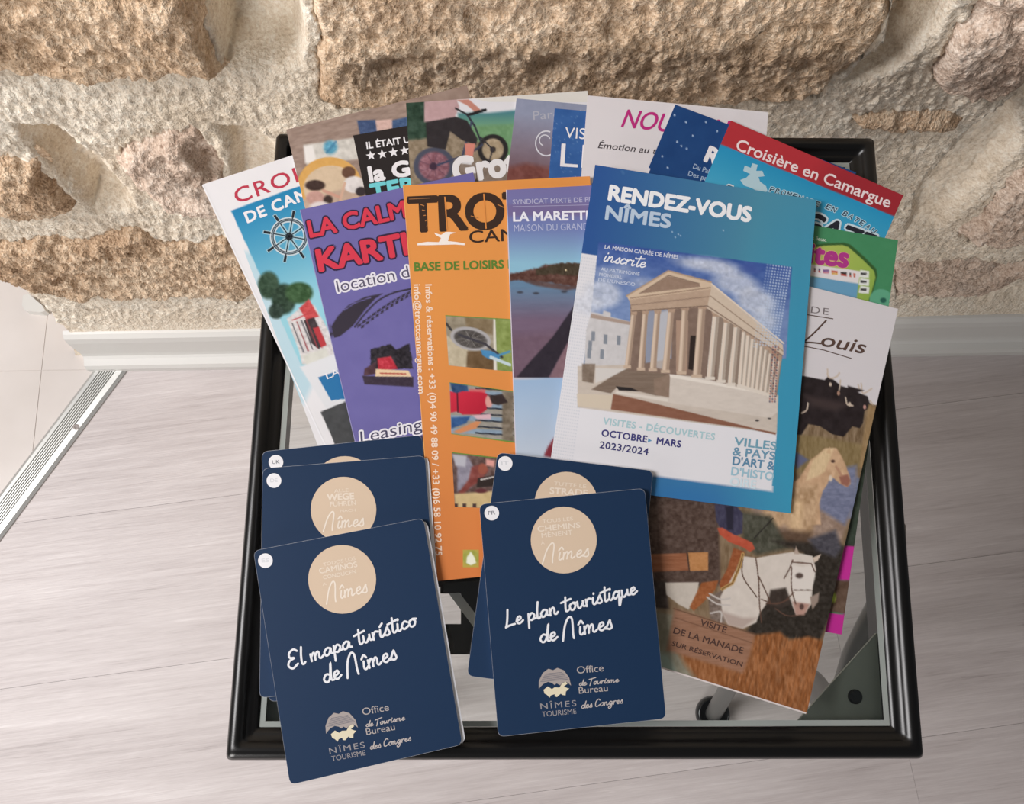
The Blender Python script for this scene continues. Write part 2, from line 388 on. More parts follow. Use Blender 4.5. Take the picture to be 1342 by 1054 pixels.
# small white plastic floor clip on the tiles by the wall's end
c = un(48, 404, .0)
tg = mk('door_stop', *prism([tuple(un(x_, y_, 0)[:2]) for x_, y_ in ((37, 392), (44, 390), (62, 405), (66, 412), (60, 414), (40, 412), (36, 405))], .0005, .012), M_white)
tag(tg, 'small white plastic block on the pale tiles beside the end of the stone wall', 'door stop')

# ================================================================== TABLE
TC = un(754, 585, ZT); tab = empty('side_table', (TC[0], TC[1], 0))
tag(tab, 'low square side table with black moulded frame, clear glass top and chrome legs', 'table')
out = [un(*p, ZT)[:2] for p in ((290, 1000), (1218, 998), (1151, 175), (358, 169))]      # outer corners
ctr = sum(out)/4
def inset(P, d):
    n = len(P); R = []
    for i in range(n):
        a, b, c_ = P[i-1], P[i], P[(i+1) % n]
        u1 = (b-a)/np.linalg.norm(b-a); u2 = (c_-b)/np.linalg.norm(c_-b); n1 = np.array([-u1[1], u1[0]]); n2 = np.array([-u2[1], u2[0]])
        R.append(b+(n1+n2)*d/(1+np.dot(n1, n2)))
    return R
def rounded(P, r, seg=4):
    R = []; n = len(P)
    for i in range(n):
        a, b, c_ = P[i-1], P[i], P[(i+1) % n]; u1 = (a-b)/np.linalg.norm(a-b); u2 = (c_-b)/np.linalg.norm(c_-b)
        p, q = b+u1*r, b+u2*r
        for k in range(seg+1):
            t = k/seg; R.append((1-t)**2*p+2*t*(1-t)*b+t*t*q)
    return R
fp = [(0.0015, -.024), (0, -.010), (.0006, -.005), (.0025, -.0015), (.0055, 0), (.0085, -.0004), (.0105, -.0022), (.0115, -.0036), (.0145, -.0040), (.0175, -.0046), (.0178, -.0100), (.0178, -.024)]
V = []; rings = []
for d, z in fp:
    d *= .84; ring = rounded(inset(out, d), .0028 if d < .010 else .001, 4); V += [(p[0], p[1], ZT+z) for p in ring]
n = len(ring); Fc = []
for i in range(len(fp)):
    j = (i+1) % len(fp)
    for k in range(n): Fc.append((i*n+k, i*n+(k+1) % n, j*n+(k+1) % n, j*n+k))
part('frame', V, Fc, M_black, tab, True)
gp = inset(out, .0148)
gl = part('glass_top', *prism(gp, ZT-.0098, ZT-.0052), M_glass, tab)
# glass edge as a pale strip, the floor's refraction painted in its colour
gi = inset(out, .0176); V = [(p[0], p[1], ZT-.0050) for p in inset(out, .0150)]+[(p[0], p[1], ZT-.0050) for p in gi]
part('glass_edge', V, [(i, (i+1) % 4, 4+(i+1) % 4, 4+i) for i in range(4)], M_gedge, gl)
# corner plates with screws
for i in range(4):
    b = inset(out, .010)[i]; a = inset(out, .010)[i-1]; c_ = inset(out, .010)[(i+1) % 4]
    u1 = (a-b)/np.linalg.norm(a-b); u2 = (c_-b)/np.linalg.norm(c_-b)
    pl_ = part('corner_plate', *prism([b, b+u2*.052, b+u1*.052] if True else [], ZT-.0155, ZT-.0135), M_plate, tab)
    sc_ = b+(u1+u2)*.0175
    part('screw', *lathe((sc_[0], sc_[1], ZT-.0135), [(.0035, -.001), (.0035, .0006), (.0028, .0014), (.001, .0012)], 16), M_rubber, pl_)
# legs: bowed chrome tubes down to round black feet, and a curved brace by each
foot = un(935, 936, 0)[:2]
ax = (out[1]-out[0])/np.linalg.norm(out[1]-out[0]); ay = np.array([-ax[1], ax[0]])
def loc_(p): d = np.asarray(p)[:2]-ctr; return np.array([np.dot(d, ax), np.dot(d, ay)])
def glob(q, mx, my, z): p = ctr+ax*q[0]*mx+ay*q[1]*my; return (p[0], p[1], z)
legpts = [(935, 936, .012), (947, 915, .06), (960, 893, .12), (985, 868, .19), (1020, 866, .26), (1063, 893, .33), (1085, 925, .42), (1120, 948, .50), (1150, 955, .535)]
legq = [(loc_(un(a, b, z)), z) for a, b, z in legpts]
brpts = [(1098, 935, .46), (1112, 895, .47), (1122, 862, .475), (1138, 828, .48), (1154, 796, .485), (1164, 768, .495), (1168, 735, .505), (1166, 690, .520)]
brq = [(loc_(un(a, b, z)), z) for a, b, z in brpts]
for mx, my in ((1, 1), (-.86, 1), (-.86, -.8), (.86, -.8)):
    path = spline([glob(q, mx, my, z) for q, z in legq], 5)
    lg = part('leg', *tube(path, .0085), M_chrome, tab, True)
    f = glob(legq[0][0], mx, my, 0)
    part('foot', *lathe(f, [(.012, 0), (.0165, .001), (.0175, .006), (.0168, .013), (.0150, .0155), (.0140, .0150), (.0135, .010), (.004, .009)], 28), M_rubber, lg, True)
    part('brace', *tube(spline([glob(q, mx, my, z) for q, z in brq], 5), .0078), M_chrome, tab, True)
# notched dark plate and pale piece, standing in for an unclear shape under the glass
zb = ZT-.012
def pxprism(P, z0, z1): return prism([tuple(un(a, b, z1)[:2]) for a, b in P][::-1], z0, z1)
bd = part('dark_plate', *pxprism([(545, 735), (660, 735), (660, 858), (586, 858), (578, 818), (604, 818), (604, 778), (577, 778), (577, 769), (545, 769)], zb-.004, zb-.0005), M_dark, tab)
part('pale_strip', *pxprism([(588, 778), (602, 777), (624, 806), (622, 824)], zb-.0003, zb+.0008), mat('strip_white', (246, 244, 242), .5), bd)

# ================================================================== PRINTED MATTER: tools
class Cv:
    """a printed page as colours on a fine grid, in the page's flat coordinates"""
    def __init__(s, x0, y0, x1, y1, col, ss=2.0):
        s.x0, s.y0, s.ss = x0, y0, ss; s.w = int((x1-x0)*ss)+2; s.h = int((y1-y0)*ss)+2
        s.a = np.zeros((s.h, s.w, 3))+np.array(col, float)
    def _b(s, P, pad=3):
        P = np.array(P, float); a = int(max(0, (P[:, 0].min()-pad-s.x0)*s.ss)); b = int(min(s.w, (P[:, 0].max()+pad-s.x0)*s.ss+2))
        c = int(max(0, (P[:, 1].min()-pad-s.y0)*s.ss)); d = int(min(s.h, (P[:, 1].max()+pad-s.y0)*s.ss+2))
        if b <= a or d <= c: return None
        sl = (slice(c, d), slice(a, b)); Y, X = np.mgrid[c:d, a:b]; return sl, X/s.ss+s.x0, Y/s.ss+s.y0
    def _put(s, sl, m, col):
        m = m[..., None]; s.a[sl] = s.a[sl]*(1-m)+np.asarray(col, float)*m
    def poly(s, P, col, soft=.6, alpha=1, c2=None, p0=None, p1=None, amp=0, sc=(6, 6), wob=0):
        r = s._b(P, 3+soft+wob)
        if r is None: return s
        sl, X, Y = r; XX, YY = (X, Y) if not wob else (X+fbm(X/5, Y/5, 3)*2*wob, Y+fbm(X/5+50, Y/5, 3)*2*wob)
        m = np.clip(sdist(XX, YY, P)/soft+.5, 0, 1)*alpha; C = np.array(col, float)
        if c2 is not None:
            d = np.array(p1, float)-p0; t = np.clip(((X-p0[0])*d[0]+(Y-p0[1])*d[1])/(d@d), 0, 1)[..., None]; C = C*(1-t)+np.array(c2, float)*t
        if amp: C = C+(fbm(X/sc[0], Y/sc[1], 4)*2*amp)[..., None]
        s._put(sl, m, C); return s
    def ell(s, cx, cy, rx, ry, col, rot=0, soft=.8, alpha=1, amp=0, ring=None):
        R = max(rx, ry)+soft+2; r = s._b([(cx-R, cy-R), (cx+R, cy+R)])
        if r is None: return s
        sl, X, Y = r; c, n = cos(radians(rot)), sin(radians(rot)); a = ((X-cx)*c+(Y-cy)*n)/rx; b = (-(X-cx)*n+(Y-cy)*c)/ry
        q = np.hypot(a, b); k = min(rx, ry)
        m = np.clip((1-q)*k/soft+.5, 0, 1)
        if ring: m = m*np.clip((q-(1-ring/k))*k/soft+.5, 0, 1)
        C = np.array(col, float)
        if amp: C = C+(fbm(X/4, Y/4, 3)*2*amp)[..., None]
        s._put(sl, m*alpha, C); return s
    def line(s, P, w, col, alpha=1, smooth=False):
        if smooth: P = spline([(p[0], p[1], 0) for p in P], 6)
        for i in range(len(P)-1):
            a, b = P[i], P[i+1]; r = s._b([a[:2], b[:2]], w+2)
            if r is None: continue
            sl, X, Y = r; dx, dy = b[0]-a[0], b[1]-a[1]; t = np.clip(((X-a[0])*dx+(Y-a[1])*dy)/(dx*dx+dy*dy+1e-9), 0, 1)
            s._put(sl, np.clip((w/2-np.hypot(X-a[0]-t*dx, Y-a[1]-t*dy))/.6+.5, 0, 1)*alpha, col)
        return s
    def noise(s, P, amp, sx=6, sy=6, tint=(1, 1, 1), rot=0, o=4):
        r = s._b(P)
        if r is None: return s
        sl, X, Y = r; c, n = cos(radians(rot)), sin(radians(rot)); m = np.clip(sdist(X, Y, P)/3+.5, 0, 1)
        f = fbm((X*c+Y*n)/sx+3, (-X*n+Y*c)/sy+9, o)*2*amp; s.a[sl] = s.a[sl]+(m*f)[..., None]*np.array(tint); return s
    def get(s, px, py):
        x = np.clip((px-s.x0)*s.ss, 0, s.w-1.01); y = np.clip((py-s.y0)*s.ss, 0, s.h-1.01); i = x.astype(int); j = y.astype(int); fx = (x-i)[..., None]; fy = (y-j)[..., None]
        A = s.a; return (A[j, i]*(1-fx)+A[j, i+1]*fx)*(1-fy)+(A[j+1, i]*(1-fx)+A[j+1, i+1]*fx)*fy

def bil(q, u, v):
    q = np.array(q, float); u = u[..., None]; v = v[..., None]
    return (q[0]*(1-u)+q[1]*u)*(1-v)+(q[3]*(1-u)+q[2]*u)*v
SHEETS = []
def overlap(a, b):
    g = np.linspace(.02, .98, 14); U, V = np.meshgrid(g, g); p = bil(a, U, V).reshape(-1, 2); return inpoly(p[:, 0], p[:, 1], [tuple(x) for x in b]).any()
class Sheet:
    def __init__(s, name, quad, label, cat, th=.0007, r=0, cover=(230, 228, 226), group=None, spine=None, curl=None, edgecol=None):
        s.q = [np.array(p, float) for p in quad]
        z = ZT+.0001
        for o in SHEETS:
            if overlap(s.q, o.q) or overlap(o.q, s.q): z = max(z, o.top+.0002)
        s.z0, s.th, s.top = z, th, z+th; SHEETS.append(s)
        c = un(*(sum(s.q)/4), z); s.loc = c; s.curl = curl
        # outline
        Q = s.q; R = []
        for i in range(4):
            a, b, c_ = Q[i-1], Q[i], Q[(i+1) % 4]; u1 = (a-b)/np.linalg.norm(a-b); u2 = (c_-b)/np.linalg.norm(c_-b); rr = max(r, .6)
            p, q_ = b+u1*rr, b+u2*rr; k_ = 6 if r else 2
            for k in range(k_+1):
                t = k/k_; R.append((1-t)**2*p+2*t*(1-t)*b+t*t*q_)
        s.outline = R; n = len(R); cc = sum(R)/n
        lo = [un(p[0], p[1], s.zf(p, z)) for p in R]; hi = [un(p[0], p[1], s.zf(p, z+th)) for p in R]
        # two leaves: the thickness is split by a fine dark slit as in folded paper
        mid = [[un(*(cc+(p-cc)*(1-.0035)), s.zf(p, z+th*.5))] for p in R]
        rows = [lo, [un(p[0], p[1], s.zf(p, z+th*.42)) for p in R], [m[0] for m in mid], [un(p[0], p[1], s.zf(p, z+th*.58)) for p in R], hi]
        V = sum(rows, []); Fc = []
        for k in range(4):
            for i in range(n): j = (i+1) % n; Fc.append((k*n+i, (k+1)*n+i, (k+1)*n+j, k*n+j))
        Fc.append(tuple(range(n))); Fc.append(tuple(range(4*n, 5*n))[::-1])
        s.o = mk(name, V, Fc, paper if edgecol is None else mat('edge_%d_%d_%d' % edgecol, edgecol, .5), None, c)
        tag(s.o, label, cat, group)
        s.layer = 0
        if isinstance(cover, Cv): s.ccv = cover; s.fan(cover)
        elif cover is not None:
            V = [s.P(p[0], p[1], .00003) for p in s.shr(.25)]
            part('cover', V, [tuple(range(n))[::-1]], mat('cover_%d_%d_%d' % tuple(cover), prt(cover), .5, 0, .2), s.o)
    def zf(s, p, z): return z
    def shr(s, d):
        cc = sum(s.outline)/len(s.outline); return [p+(cc-p)/np.linalg.norm(cc-p)*d for p in s.outline]
    def P(s, x, y, e=0): return un(x, y, s.top+e)
    def fan(s, cv, step=7, name='cover'):
        for ch in list(s.o.children):
            if ch.name.startswith('cover'): bpy.data.objects.remove(ch)
        s.pic(s.q, cv, step, name, .00003)
    def pic(s, quad, cv, step=1.25, name='picture', e=None, parent=None):
        if e is None: s.layer += 1; e = .00005+s.layer*.000008
        q = [np.array(p, float) for p in quad]; wu = max(np.linalg.norm(q[1]-q[0]), np.linalg.norm(q[2]-q[3])); wv = max(np.linalg.norm(q[3]-q[0]), np.linalg.norm(q[2]-q[1]))
        nu_, nv_ = max(2, int(wu/step)+1), max(2, int(wv/step)+1)
        U, V = np.meshgrid(np.linspace(0, 1, nu_), np.linspace(0, 1, nv_)); p = bil(q, U, V)
        W_ = un(p[..., 0], p[..., 1], s.top+e).reshape(-1, 3)
        o = part(name, W_, grid_faces(nu_, nv_), print_mat(), parent or s.o)
        c = lina(prt(np.clip(cv.get(p[..., 0], p[..., 1]).reshape(-1, 3), 0, 255))); c = np.concatenate([c, np.ones((len(c), 1))], 1).astype(np.float32)
        at = o.data.color_attributes.new('ink', 'FLOAT_COLOR', 'POINT'); at.data.foreach_set('color', c.ravel()); return o
    def flat(s, P, col, name='panel', e=.00009, parent=None):
        V = [s.P(p[0], p[1], e) for p in P]; a = sum(P[i-1][0]*P[i][1]-P[i][0]*P[i-1][1] for i in range(len(P)))
        f = tuple(range(len(P))); return part(name, V, [f[::-1] if a > 0 else f], ink(col), parent or s.o)
    def disc(s, cx, cy, rx, ry, col, name='disc', e=.00009, n=44):
        return s.flat([(cx+rx*cos(2*pi*k/n), cy+ry*sin(2*pi*k/n)) for k in range(n)], col, name, e)
    def verts(s, XY, Fc, col, name, e):
        XY = np.array(XY, float); s.te = getattr(s, 'te', 0)+.000002
        return part(name, un(XY[:, 0], XY[:, 1], s.top+e+s.te), Fc, ink(col), s.o)

# --- lettering with the built-in typeface
_tc = {}
def tmesh(txt, off=0, spacing=1):
    k = (txt, off, spacing)
    if k in _tc: return _tc[k]
    cu = bpy.data.curves.new('t', 'FONT'); cu.body = txt; cu.resolution_u = 6 if len(txt) < 9 else 3; cu.offset = off; cu.space_character = spacing; cu.fill_mode = 'FRONT'
    ob = bpy.data.objects.new('t', cu); COL.objects.link(ob); bpy.context.view_layer.update()
    me = bpy.data.meshes.new_from_object(ob.evaluated_get(bpy.context.evaluated_depsgraph_get()))
    V = np.array([v.co[:2] for v in me.vertices]).reshape(-1, 2); Fc = [tuple(p.vertices) for p in me.polygons]
    bpy.data.objects.remove(ob); bpy.data.curves.remove(cu); bpy.data.meshes.remove(me); _tc[k] = (V, Fc); return V, Fc
CAP = None
def text(sh, txt, p0, p1, cap, col, fit=None, off=.0, slant=0, spacing=1, name='lettering', outline=None, oo=.03, up=None, e=.0001):
    """baseline from p0 to p1 (the extent of `fit`, a leading part of txt), capital height in px"""
    global CAP
    if CAP is None: CAP = tmesh('H')[0][:, 1].max()
    V, Fc = tmesh(txt, 0, spacing)
    if not len(V): return
    Vf = tmesh(fit, 0, spacing)[0] if fit else V
    x0, x1 = V[:, 0].min(), Vf[:, 0].max()
    p0 = np.array(p0, float); d = np.array(p1, float)-p0; L = np.linalg.norm(d); ex = d/(x1-x0)
    u = np.array([d[1], -d[0]])/L if up is None else np.array(up, float)/np.linalg.norm(up)
    def mp(A):
        X = A[:, 0]-x0; Y = A[:, 1]/CAP*cap; return p0+ex*X[:, None]+u*Y[:, None]+(d/L)*(Y*slant)[:, None]
    def fat(o, n):                       # heavier strokes: the same outline printed again a hair to each side
        W0_ = mp(V); k = cap/CAP*o; Vs = [W0_]; Fs = list(Fc); E = [np.zeros(len(V))]
        if o > .004:
            for i in range(n):
                Vs.append(W0_+k*np.array([cos(2*pi*i/n+.3), sin(2*pi*i/n+.3)])); E.append(np.full(len(V), (i+1)*.0000012)); Fs += [tuple(v+(i+1)*len(V) for v in f) for f in Fc]
        return np.concatenate(Vs), Fs, np.concatenate(E)
    if outline:
        A_, B_, E_ = fat(off+oo, 12); sh.verts(A_, B_, outline, name, e+E_); e += .00002
    A_, B_, E_ = fat(off, 8 if off > .03 else 4); return sh.verts(A_, B_, col, name, e+E_)

# --- handwriting: every letter a few pen strokes
G = {
'a': (1.0, [[(.78, .82), (.45, 1), (.08, .6), (.18, .08), (.55, .2), (.8, .9), (.76, .25), (1.0, .08)]]),
'c': (.8, [[(.72, .8), (.42, 1), (.08, .5), (.3, .02), (.8, .3)]]),
'd': (1.0, [[(.7, .8), (.35, .95), (.05, .45), (.3, .02), (.66, .4), (1.0, 2.2), (.78, .3), (1.0, .05)]]),
'e': (.8, [[(.05, .4), (.55, .62), (.5, .98), (.18, .8), (.12, .25), (.4, 0), (.82, .32)]]),
'g': (1.0, [[(.75, .85), (.4, 1), (.08, .55), (.3, .08), (.68, .5), (.78, .95), (.62, -.7), (.2, -1.1), (.05, -.6), (.95, .25)]]),
'i': (.5, [[(.18, .98), (.12, .2), (.3, 0), (.52, .25)], [(.28, 1.45), (.3, 1.55)]]),
'I': (.5, [[(.18, .98), (.12, .2), (.3, 0), (.52, .25)], [(.2, 1.4), (.5, 1.75)]]),
'J': (.5, [[(.18, .98), (.12, .2), (.3, 0), (.52, .25)], [(.0, 1.3), (.28, 1.7), (.5, 1.35)]]),
'l': (.5, [[(.35, 2.3), (.18, 1.2), (.14, .2), (.3, 0), (.5, .2)]]),
'm': (1.5, [[(.1, .95), (.12, .0)], [(.12, .5), (.4, 1), (.55, .8), (.52, .02)], [(.54, .5), (.85, 1), (1.0, .75), (.98, .15), (1.15, .02), (1.4, .25)]]),
'n': (1.05, [[(.1, .95), (.12, .0)], [(.12, .5), (.45, 1), (.62, .75), (.6, .15), (.8, .02), (1.0, .25)]]),
'o': (.9, [[(.5, .98), (.12, .7), (.2, .08), (.55, .05), (.75, .6), (.5, .98), (.9, .85)]]),
'p': (1.0, [[(.15, 1.0), (.05, -1.0)], [(.12, .4), (.5, 1.0), (.8, .6), (.5, .05), (.15, .2)], [(.6, .1), (1.0, .2)]]),
'q': (1.0, [[(.72, .85), (.38, 1), (.08, .5), (.3, .05), (.7, .5)], [(.8, 1.0), (.66, -1.1), (1.0, .1)]]),
'r': (.75, [[(.1, .95), (.12, .0)], [(.12, .5), (.38, .98), (.7, .88)]]),
's': (.7, [[(.0, .1), (.45, 1.05), (.5, .8), (.62, .2), (.4, -.02), (.1, .12)]]),
't': (.7, [[(.42, 2.0), (.3, .3), (.45, 0), (.7, .2)], [(-.15, 1.35), (1.0, 1.6)]]),
'u': (1.0, [[(.1, .95), (.12, .2), (.35, 0), (.7, .6), (.74, .98), (.74, .2), (1.0, .1)]]),
'N': (1.7, [[(.0, -.2), (.35, 1.6), (.7, 2.3), (.9, 2.0), (.75, .8), (.62, -.35)], [(.62, -.35), (1.1, 1.6), (1.4, 2.2), (1.5, 1.8), (1.35, .6), (1.45, -.1)]]),
'A': (1.7, [[(.0, -.3), (.32, 1.5), (.75, 2.4), (1.05, 2.3), (1.12, 1.6), (1.1, .4), (1.15, -.25)]]),
'L': (1.3, [[(.5, 2.3), (.35, 1.0), (.15, .05), (.0, -.1), (.5, .05), (1.15, .1)]]),
'E': (1.3, [[(1.15, 2.0), (.8, 2.35), (.3, 2.0), (.3, 1.4), (.75, 1.2), (.2, 1.0), (.0, .4), (.4, -.1), (1.0, .3)]]),
'T': (1.1, [[(.6, 2.1), (.45, .9), (.3, -.3)], [(-.1, 1.9), (1.5, 2.4)]]),
'C': (1.2, [[(1.1, 1.8), (.75, 2.2), (.2, 1.4), (.2, .2), (.6, 0), (1.2, .5)]]),
' ': (.55, [])}
def script(sh, txt, p0, p1, xh, w, col, slant=.1, name='handwriting', e=.0001):
    """drawn in the extent p0..p1 with small-letter height xh and pen width w, all px"""
    x = 0; st = []
    for ch in txt:
        adv, ss_ = G[ch]
        for s_ in ss_: st.append([(x+a+b*slant, b) for a, b in s_])
        x += adv
    p0 = np.array(p0, float); d = np.array(p1, float)-p0; L = np.linalg.norm(d); ex = d/x; u = np.array([d[1], -d[0]])/L*xh
    V, Fc, E = [], [], []
    for si, s_ in enumerate(st):
        n0 = len(V); q = spline([(*(p0+ex*a+u*b), 0) for a, b in s_], 5); q = [np.array(p[:2]) for p in q]
        for i, p in enumerate(q):
            t = q[min(i+1, len(q)-1)]-q[max(i-1, 0)]; t = t/(np.linalg.norm(t)+1e-9); nn = np.array([-t[1], t[0]])*w/2
            V += [p+nn, p-nn]
            if i: k = len(V)-4; Fc.append((k, k+1, k+3, k+2))
        for p in (q[0], q[-1]):
            k = len(V); V += [p+w/2*np.array([cos(a), sin(a)]) for a in np.linspace(0, 2*pi, 9)[:-1]]; Fc.append(tuple(range(k, k+8))[::-1])
        E += [(si % 3)*.000003+(.0000015*((j-n0) % 7) if j < n0 else j*.0) for j in range(n0, len(V))]
        E = E[:n0]+[(si % 3)*.000009+(j-n0)*.00000008 for j in range(n0, len(V))]
    return sh.verts(V, Fc, col, name, e+np.array(E))

# ================================================================== PRINTED MATTER: the leaflets, lowest first
WHT = (226, 224, 228)
# ---- cruise leaflet at the far left
A = Sheet('leaflet', [(265, 242), (498, 166), (690, 640), (478, 694)], 'white and blue cruise leaflet with ship wheel and red letters, leftmost, over the table edge', 'leaflet', cover=(222, 221, 224))
c = Cv(260, 150, 700, 700, (222, 221, 224))
c.poly([(290, 330), (330, 330), (420, 480), (398, 530), (372, 520)], (176, 206, 218), 8)
c.poly([(302.6, 276), (500, 205), (620, 470), (398, 486)], (24, 128, 180), .6, c2=(140, 200, 215), p0=(330, 270), p1=(380, 400))
c.ell(352, 374, 14, 18, (45, 72, 52), soft=4, amp=28); c.ell(372, 392, 16, 20, (38, 62, 46), soft=4, amp=30); c.ell(392, 384, 18, 14, (52, 86, 50), soft=4, amp=30)
c.ell(362, 408, 10, 10, (40, 60, 50), soft=3, amp=25)
c.poly([(376, 418), (400, 398), (412, 400), (440, 450), (440, 470), (396, 478), (392, 460)], (205, 200, 200), 1.5, amp=30, sc=(3, 3))
c.poly([(392, 404), (405, 392), (418, 415), (402, 420)], (200, 70, 72), 1.5, amp=25, sc=(3, 3))
c.poly([(398, 420), (412, 416), (426, 448), (418, 458), (408, 450)], (58, 48, 52), 1, amp=20, sc=(3, 3))
c.poly([(410, 430), (418, 428), (428, 452), (421, 456)], (185, 50, 58), 1)
for k in range(4): c.line([(383+k*6, 424-k*2), (398+k*6, 462-k*2)], 1.6, (150, 60, 66) if k % 2 else (80, 82, 90))
c.line([(383, 420), (412, 408)], 1.6, (190, 60, 66))
c.poly([(396, 466), (428, 456), (445, 510), (420, 520), (405, 490)], (206, 206, 196), 4, amp=8)
c.poly([(393, 481), (470, 452), (480, 520), (430, 540)], (214, 216, 220), 2)
c.poly([(417, 495), (470, 476), (476, 520), (434, 525)], (30, 110, 168), .6)
c.poly([(420, 540), (470, 519), (480, 600), (439, 583), (436, 575)], (66, 68, 70), .6, amp=10)
c.line([(448, 592), (470, 578)], 3, (215, 215, 215))
A.pic([(290, 250), (500, 182), (620, 560), (430, 620)], c, 1.4)
text(A, 'CROISIÈRES', (311, 267), (392, 238), 19, (188, 48, 72), fit='CROI', off=.012, spacing=1.12)
text(A, 'DE CAMARGUE', (324.7, 292), (404, 260), 14, WHT, fit='DE CAM', off=.035, spacing=1.1)
text(A, 'LA', (429, 497), (446, 490), 8, WHT, off=.01)
def ring(sh, cx, cy, r, w, col, a0=0, a1=2*pi, n=36, name='emblem', e=.0001, sq=1):
    V = []; Fc = []
    for k in range(n+1):
        a = a0+(a1-a0)*k/n; V += [(cx+(r-w/2)*cos(a), cy+(r-w/2)*sin(a)*sq), (cx+(r+w/2)*cos(a), cy+(r+w/2)*sin(a)*sq)]
        if k: Fc.append((2*k-2, 2*k-1, 2*k+1, 2*k))
    return sh.verts(V, Fc, col, name, e)
def lines(sh, segs, w, col, name='emblem', e=.0001):
    V = []; Fc = []
    for a, b in segs:
        a = np.array(a, float); b = np.array(b, float); t = (b-a)/(np.linalg.norm(b-a)+1e-9); n = np.array([-t[1], t[0]])*w/2; k = len(V)
        V += [a-n, a+n, b+n, b-n]; Fc.append((k, k+1, k+2, k+3))
    return sh.verts(V, Fc, col, name, e)
wc = np.array((379, 310.)); dirs = [np.array((cos(a), sin(a))) for a in np.linspace(0, 2*pi, 9)[:-1]+.18]
lines(A, [(wc, wc+d*35) for d in dirs], 5, (150, 190, 205), 'wheel_halo', .00009)
ring(A, 379, 310, 22, 7, (190, 205, 212), name='wheel_halo', e=.00009)
lines(A, [(wc, wc+d*30) for d in dirs], 1.5, (40, 48, 58), 'wheel_spokes'); lines(A, [(wc+d*25, wc+d*34) for d in dirs], 3.2, (30, 34, 42), 'wheel_handles', .00012)
ring(A, 379, 310, 22, 3.4, (48, 54, 66), name='wheel_rim'); ring(A, 379, 310, 22, 1.2, (120, 140, 150), name='wheel_rim', e=.00012)

# ---- park leaflet with the black panel
Bq = [(375, 170), (612, 112), (730, 600), (495, 655)]
Bs = Sheet('leaflet', Bq, 'brown family leaflet with an orange hoop photo and a black starred panel, top left', 'leaflet')
c = Cv(370, 100, 620, 300, (150, 128, 116)); c.noise([(370, 100), (620, 100), (620, 300), (370, 300)], 22, 10, 3, rot=-15)
c.poly([(398, 190), (466, 180), (475, 208), (402, 216)], (200, 196, 188), 3, amp=26, sc=(6, 6)); c.poly([(398, 192), (410, 190), (415, 212), (400, 214)], (226, 222, 218), 3)
c.ell(433, 193, 9, 9, (84, 156, 186), soft=5, amp=34); c.line([(428, 200), (440, 186)], 3, (60, 120, 160), .7)
c.poly([(468, 158), (492, 157), (497, 166), (494, 176), (472, 178)], (58, 78, 118), 2, amp=26, sc=(3, 3)); c.poly([(512, 158), (540, 152), (540, 172), (514, 170)], (62, 88, 128), 2, amp=26, sc=(3, 3))
c.poly([(492, 158), (514, 156), (514, 168), (494, 172)], (205, 170, 160), 2, amp=20, sc=(3, 3))
c.ell(432, 243, 42, 37, (212, 160, 82), soft=1.2, amp=8); c.ell(434, 247, 36, 30, (206, 182, 152), soft=1.2, amp=8)
c.poly([(395, 262), (480, 240), (485, 290), (400, 290)], (186, 160, 140), 4, amp=12)
c.ell(457, 226, 9, 8, (98, 66, 50), soft=2, amp=10); c.ell(464, 242, 14, 11, (214, 208, 206), soft=2, amp=14); c.ell(473, 251, 7, 6, (52, 44, 48), soft=2)
c.line([(452, 240), (446, 262)], 3.5, (206, 166, 142)); c.ell(413, 243, 13, 7, (62, 44, 40), soft=2, amp=12); c.ell(413, 259, 12, 9, (190, 146, 134), soft=2, amp=14)
c.line([(424, 250), (444, 258)], 4, (200, 150, 130)); c.ell(430, 262, 6, 6, (60, 44, 40), soft=3); c.ell(420, 272, 14, 8, (216, 206, 204), soft=3)
Bs.fan(c, 6); Bs.pic([(375, 170), (560, 124.7), (592, 256), (407, 302)], c, 1.25)
bp_ = Bs.flat([(462.7, 177.5), (560, 160), (575, 236), (479.5, 257)], (38, 33, 34), 'black_panel', .00008)
text(Bs, 'IL ÉTAIT UNE FOIS', (481, 195), (525.5, 188.5), 8.5, WHT, fit='IL ÉTAIT', off=.03)
def star(sh, cx, cy, r, col, rot=-.15):
    P = [(cx+(r if k % 2 == 0 else r*.42)*sin(rot+k*pi/5), cy-(r if k % 2 == 0 else r*.42)*cos(rot+k*pi/5)) for k in range(10)]
    V = [(cx, cy)]+P; return sh.verts(V, [(0, 1+k, 1+(k+1) % 10) for k in range(10)], col, 'star', .0001)
for x_, y_ in ((486, 204), (501, 202), (515.6, 199.6), (530, 197.3)): star(Bs, x_, y_, 6.6, WHT)
text(Bs, 'la Grotte', (485.5, 238), (537, 229.5), 19, WHT, fit='la G', off=.05)
text(Bs, 'TERRE', (488, 262), (546, 252), 20, (104, 205, 214), fit='TER', off=.05)

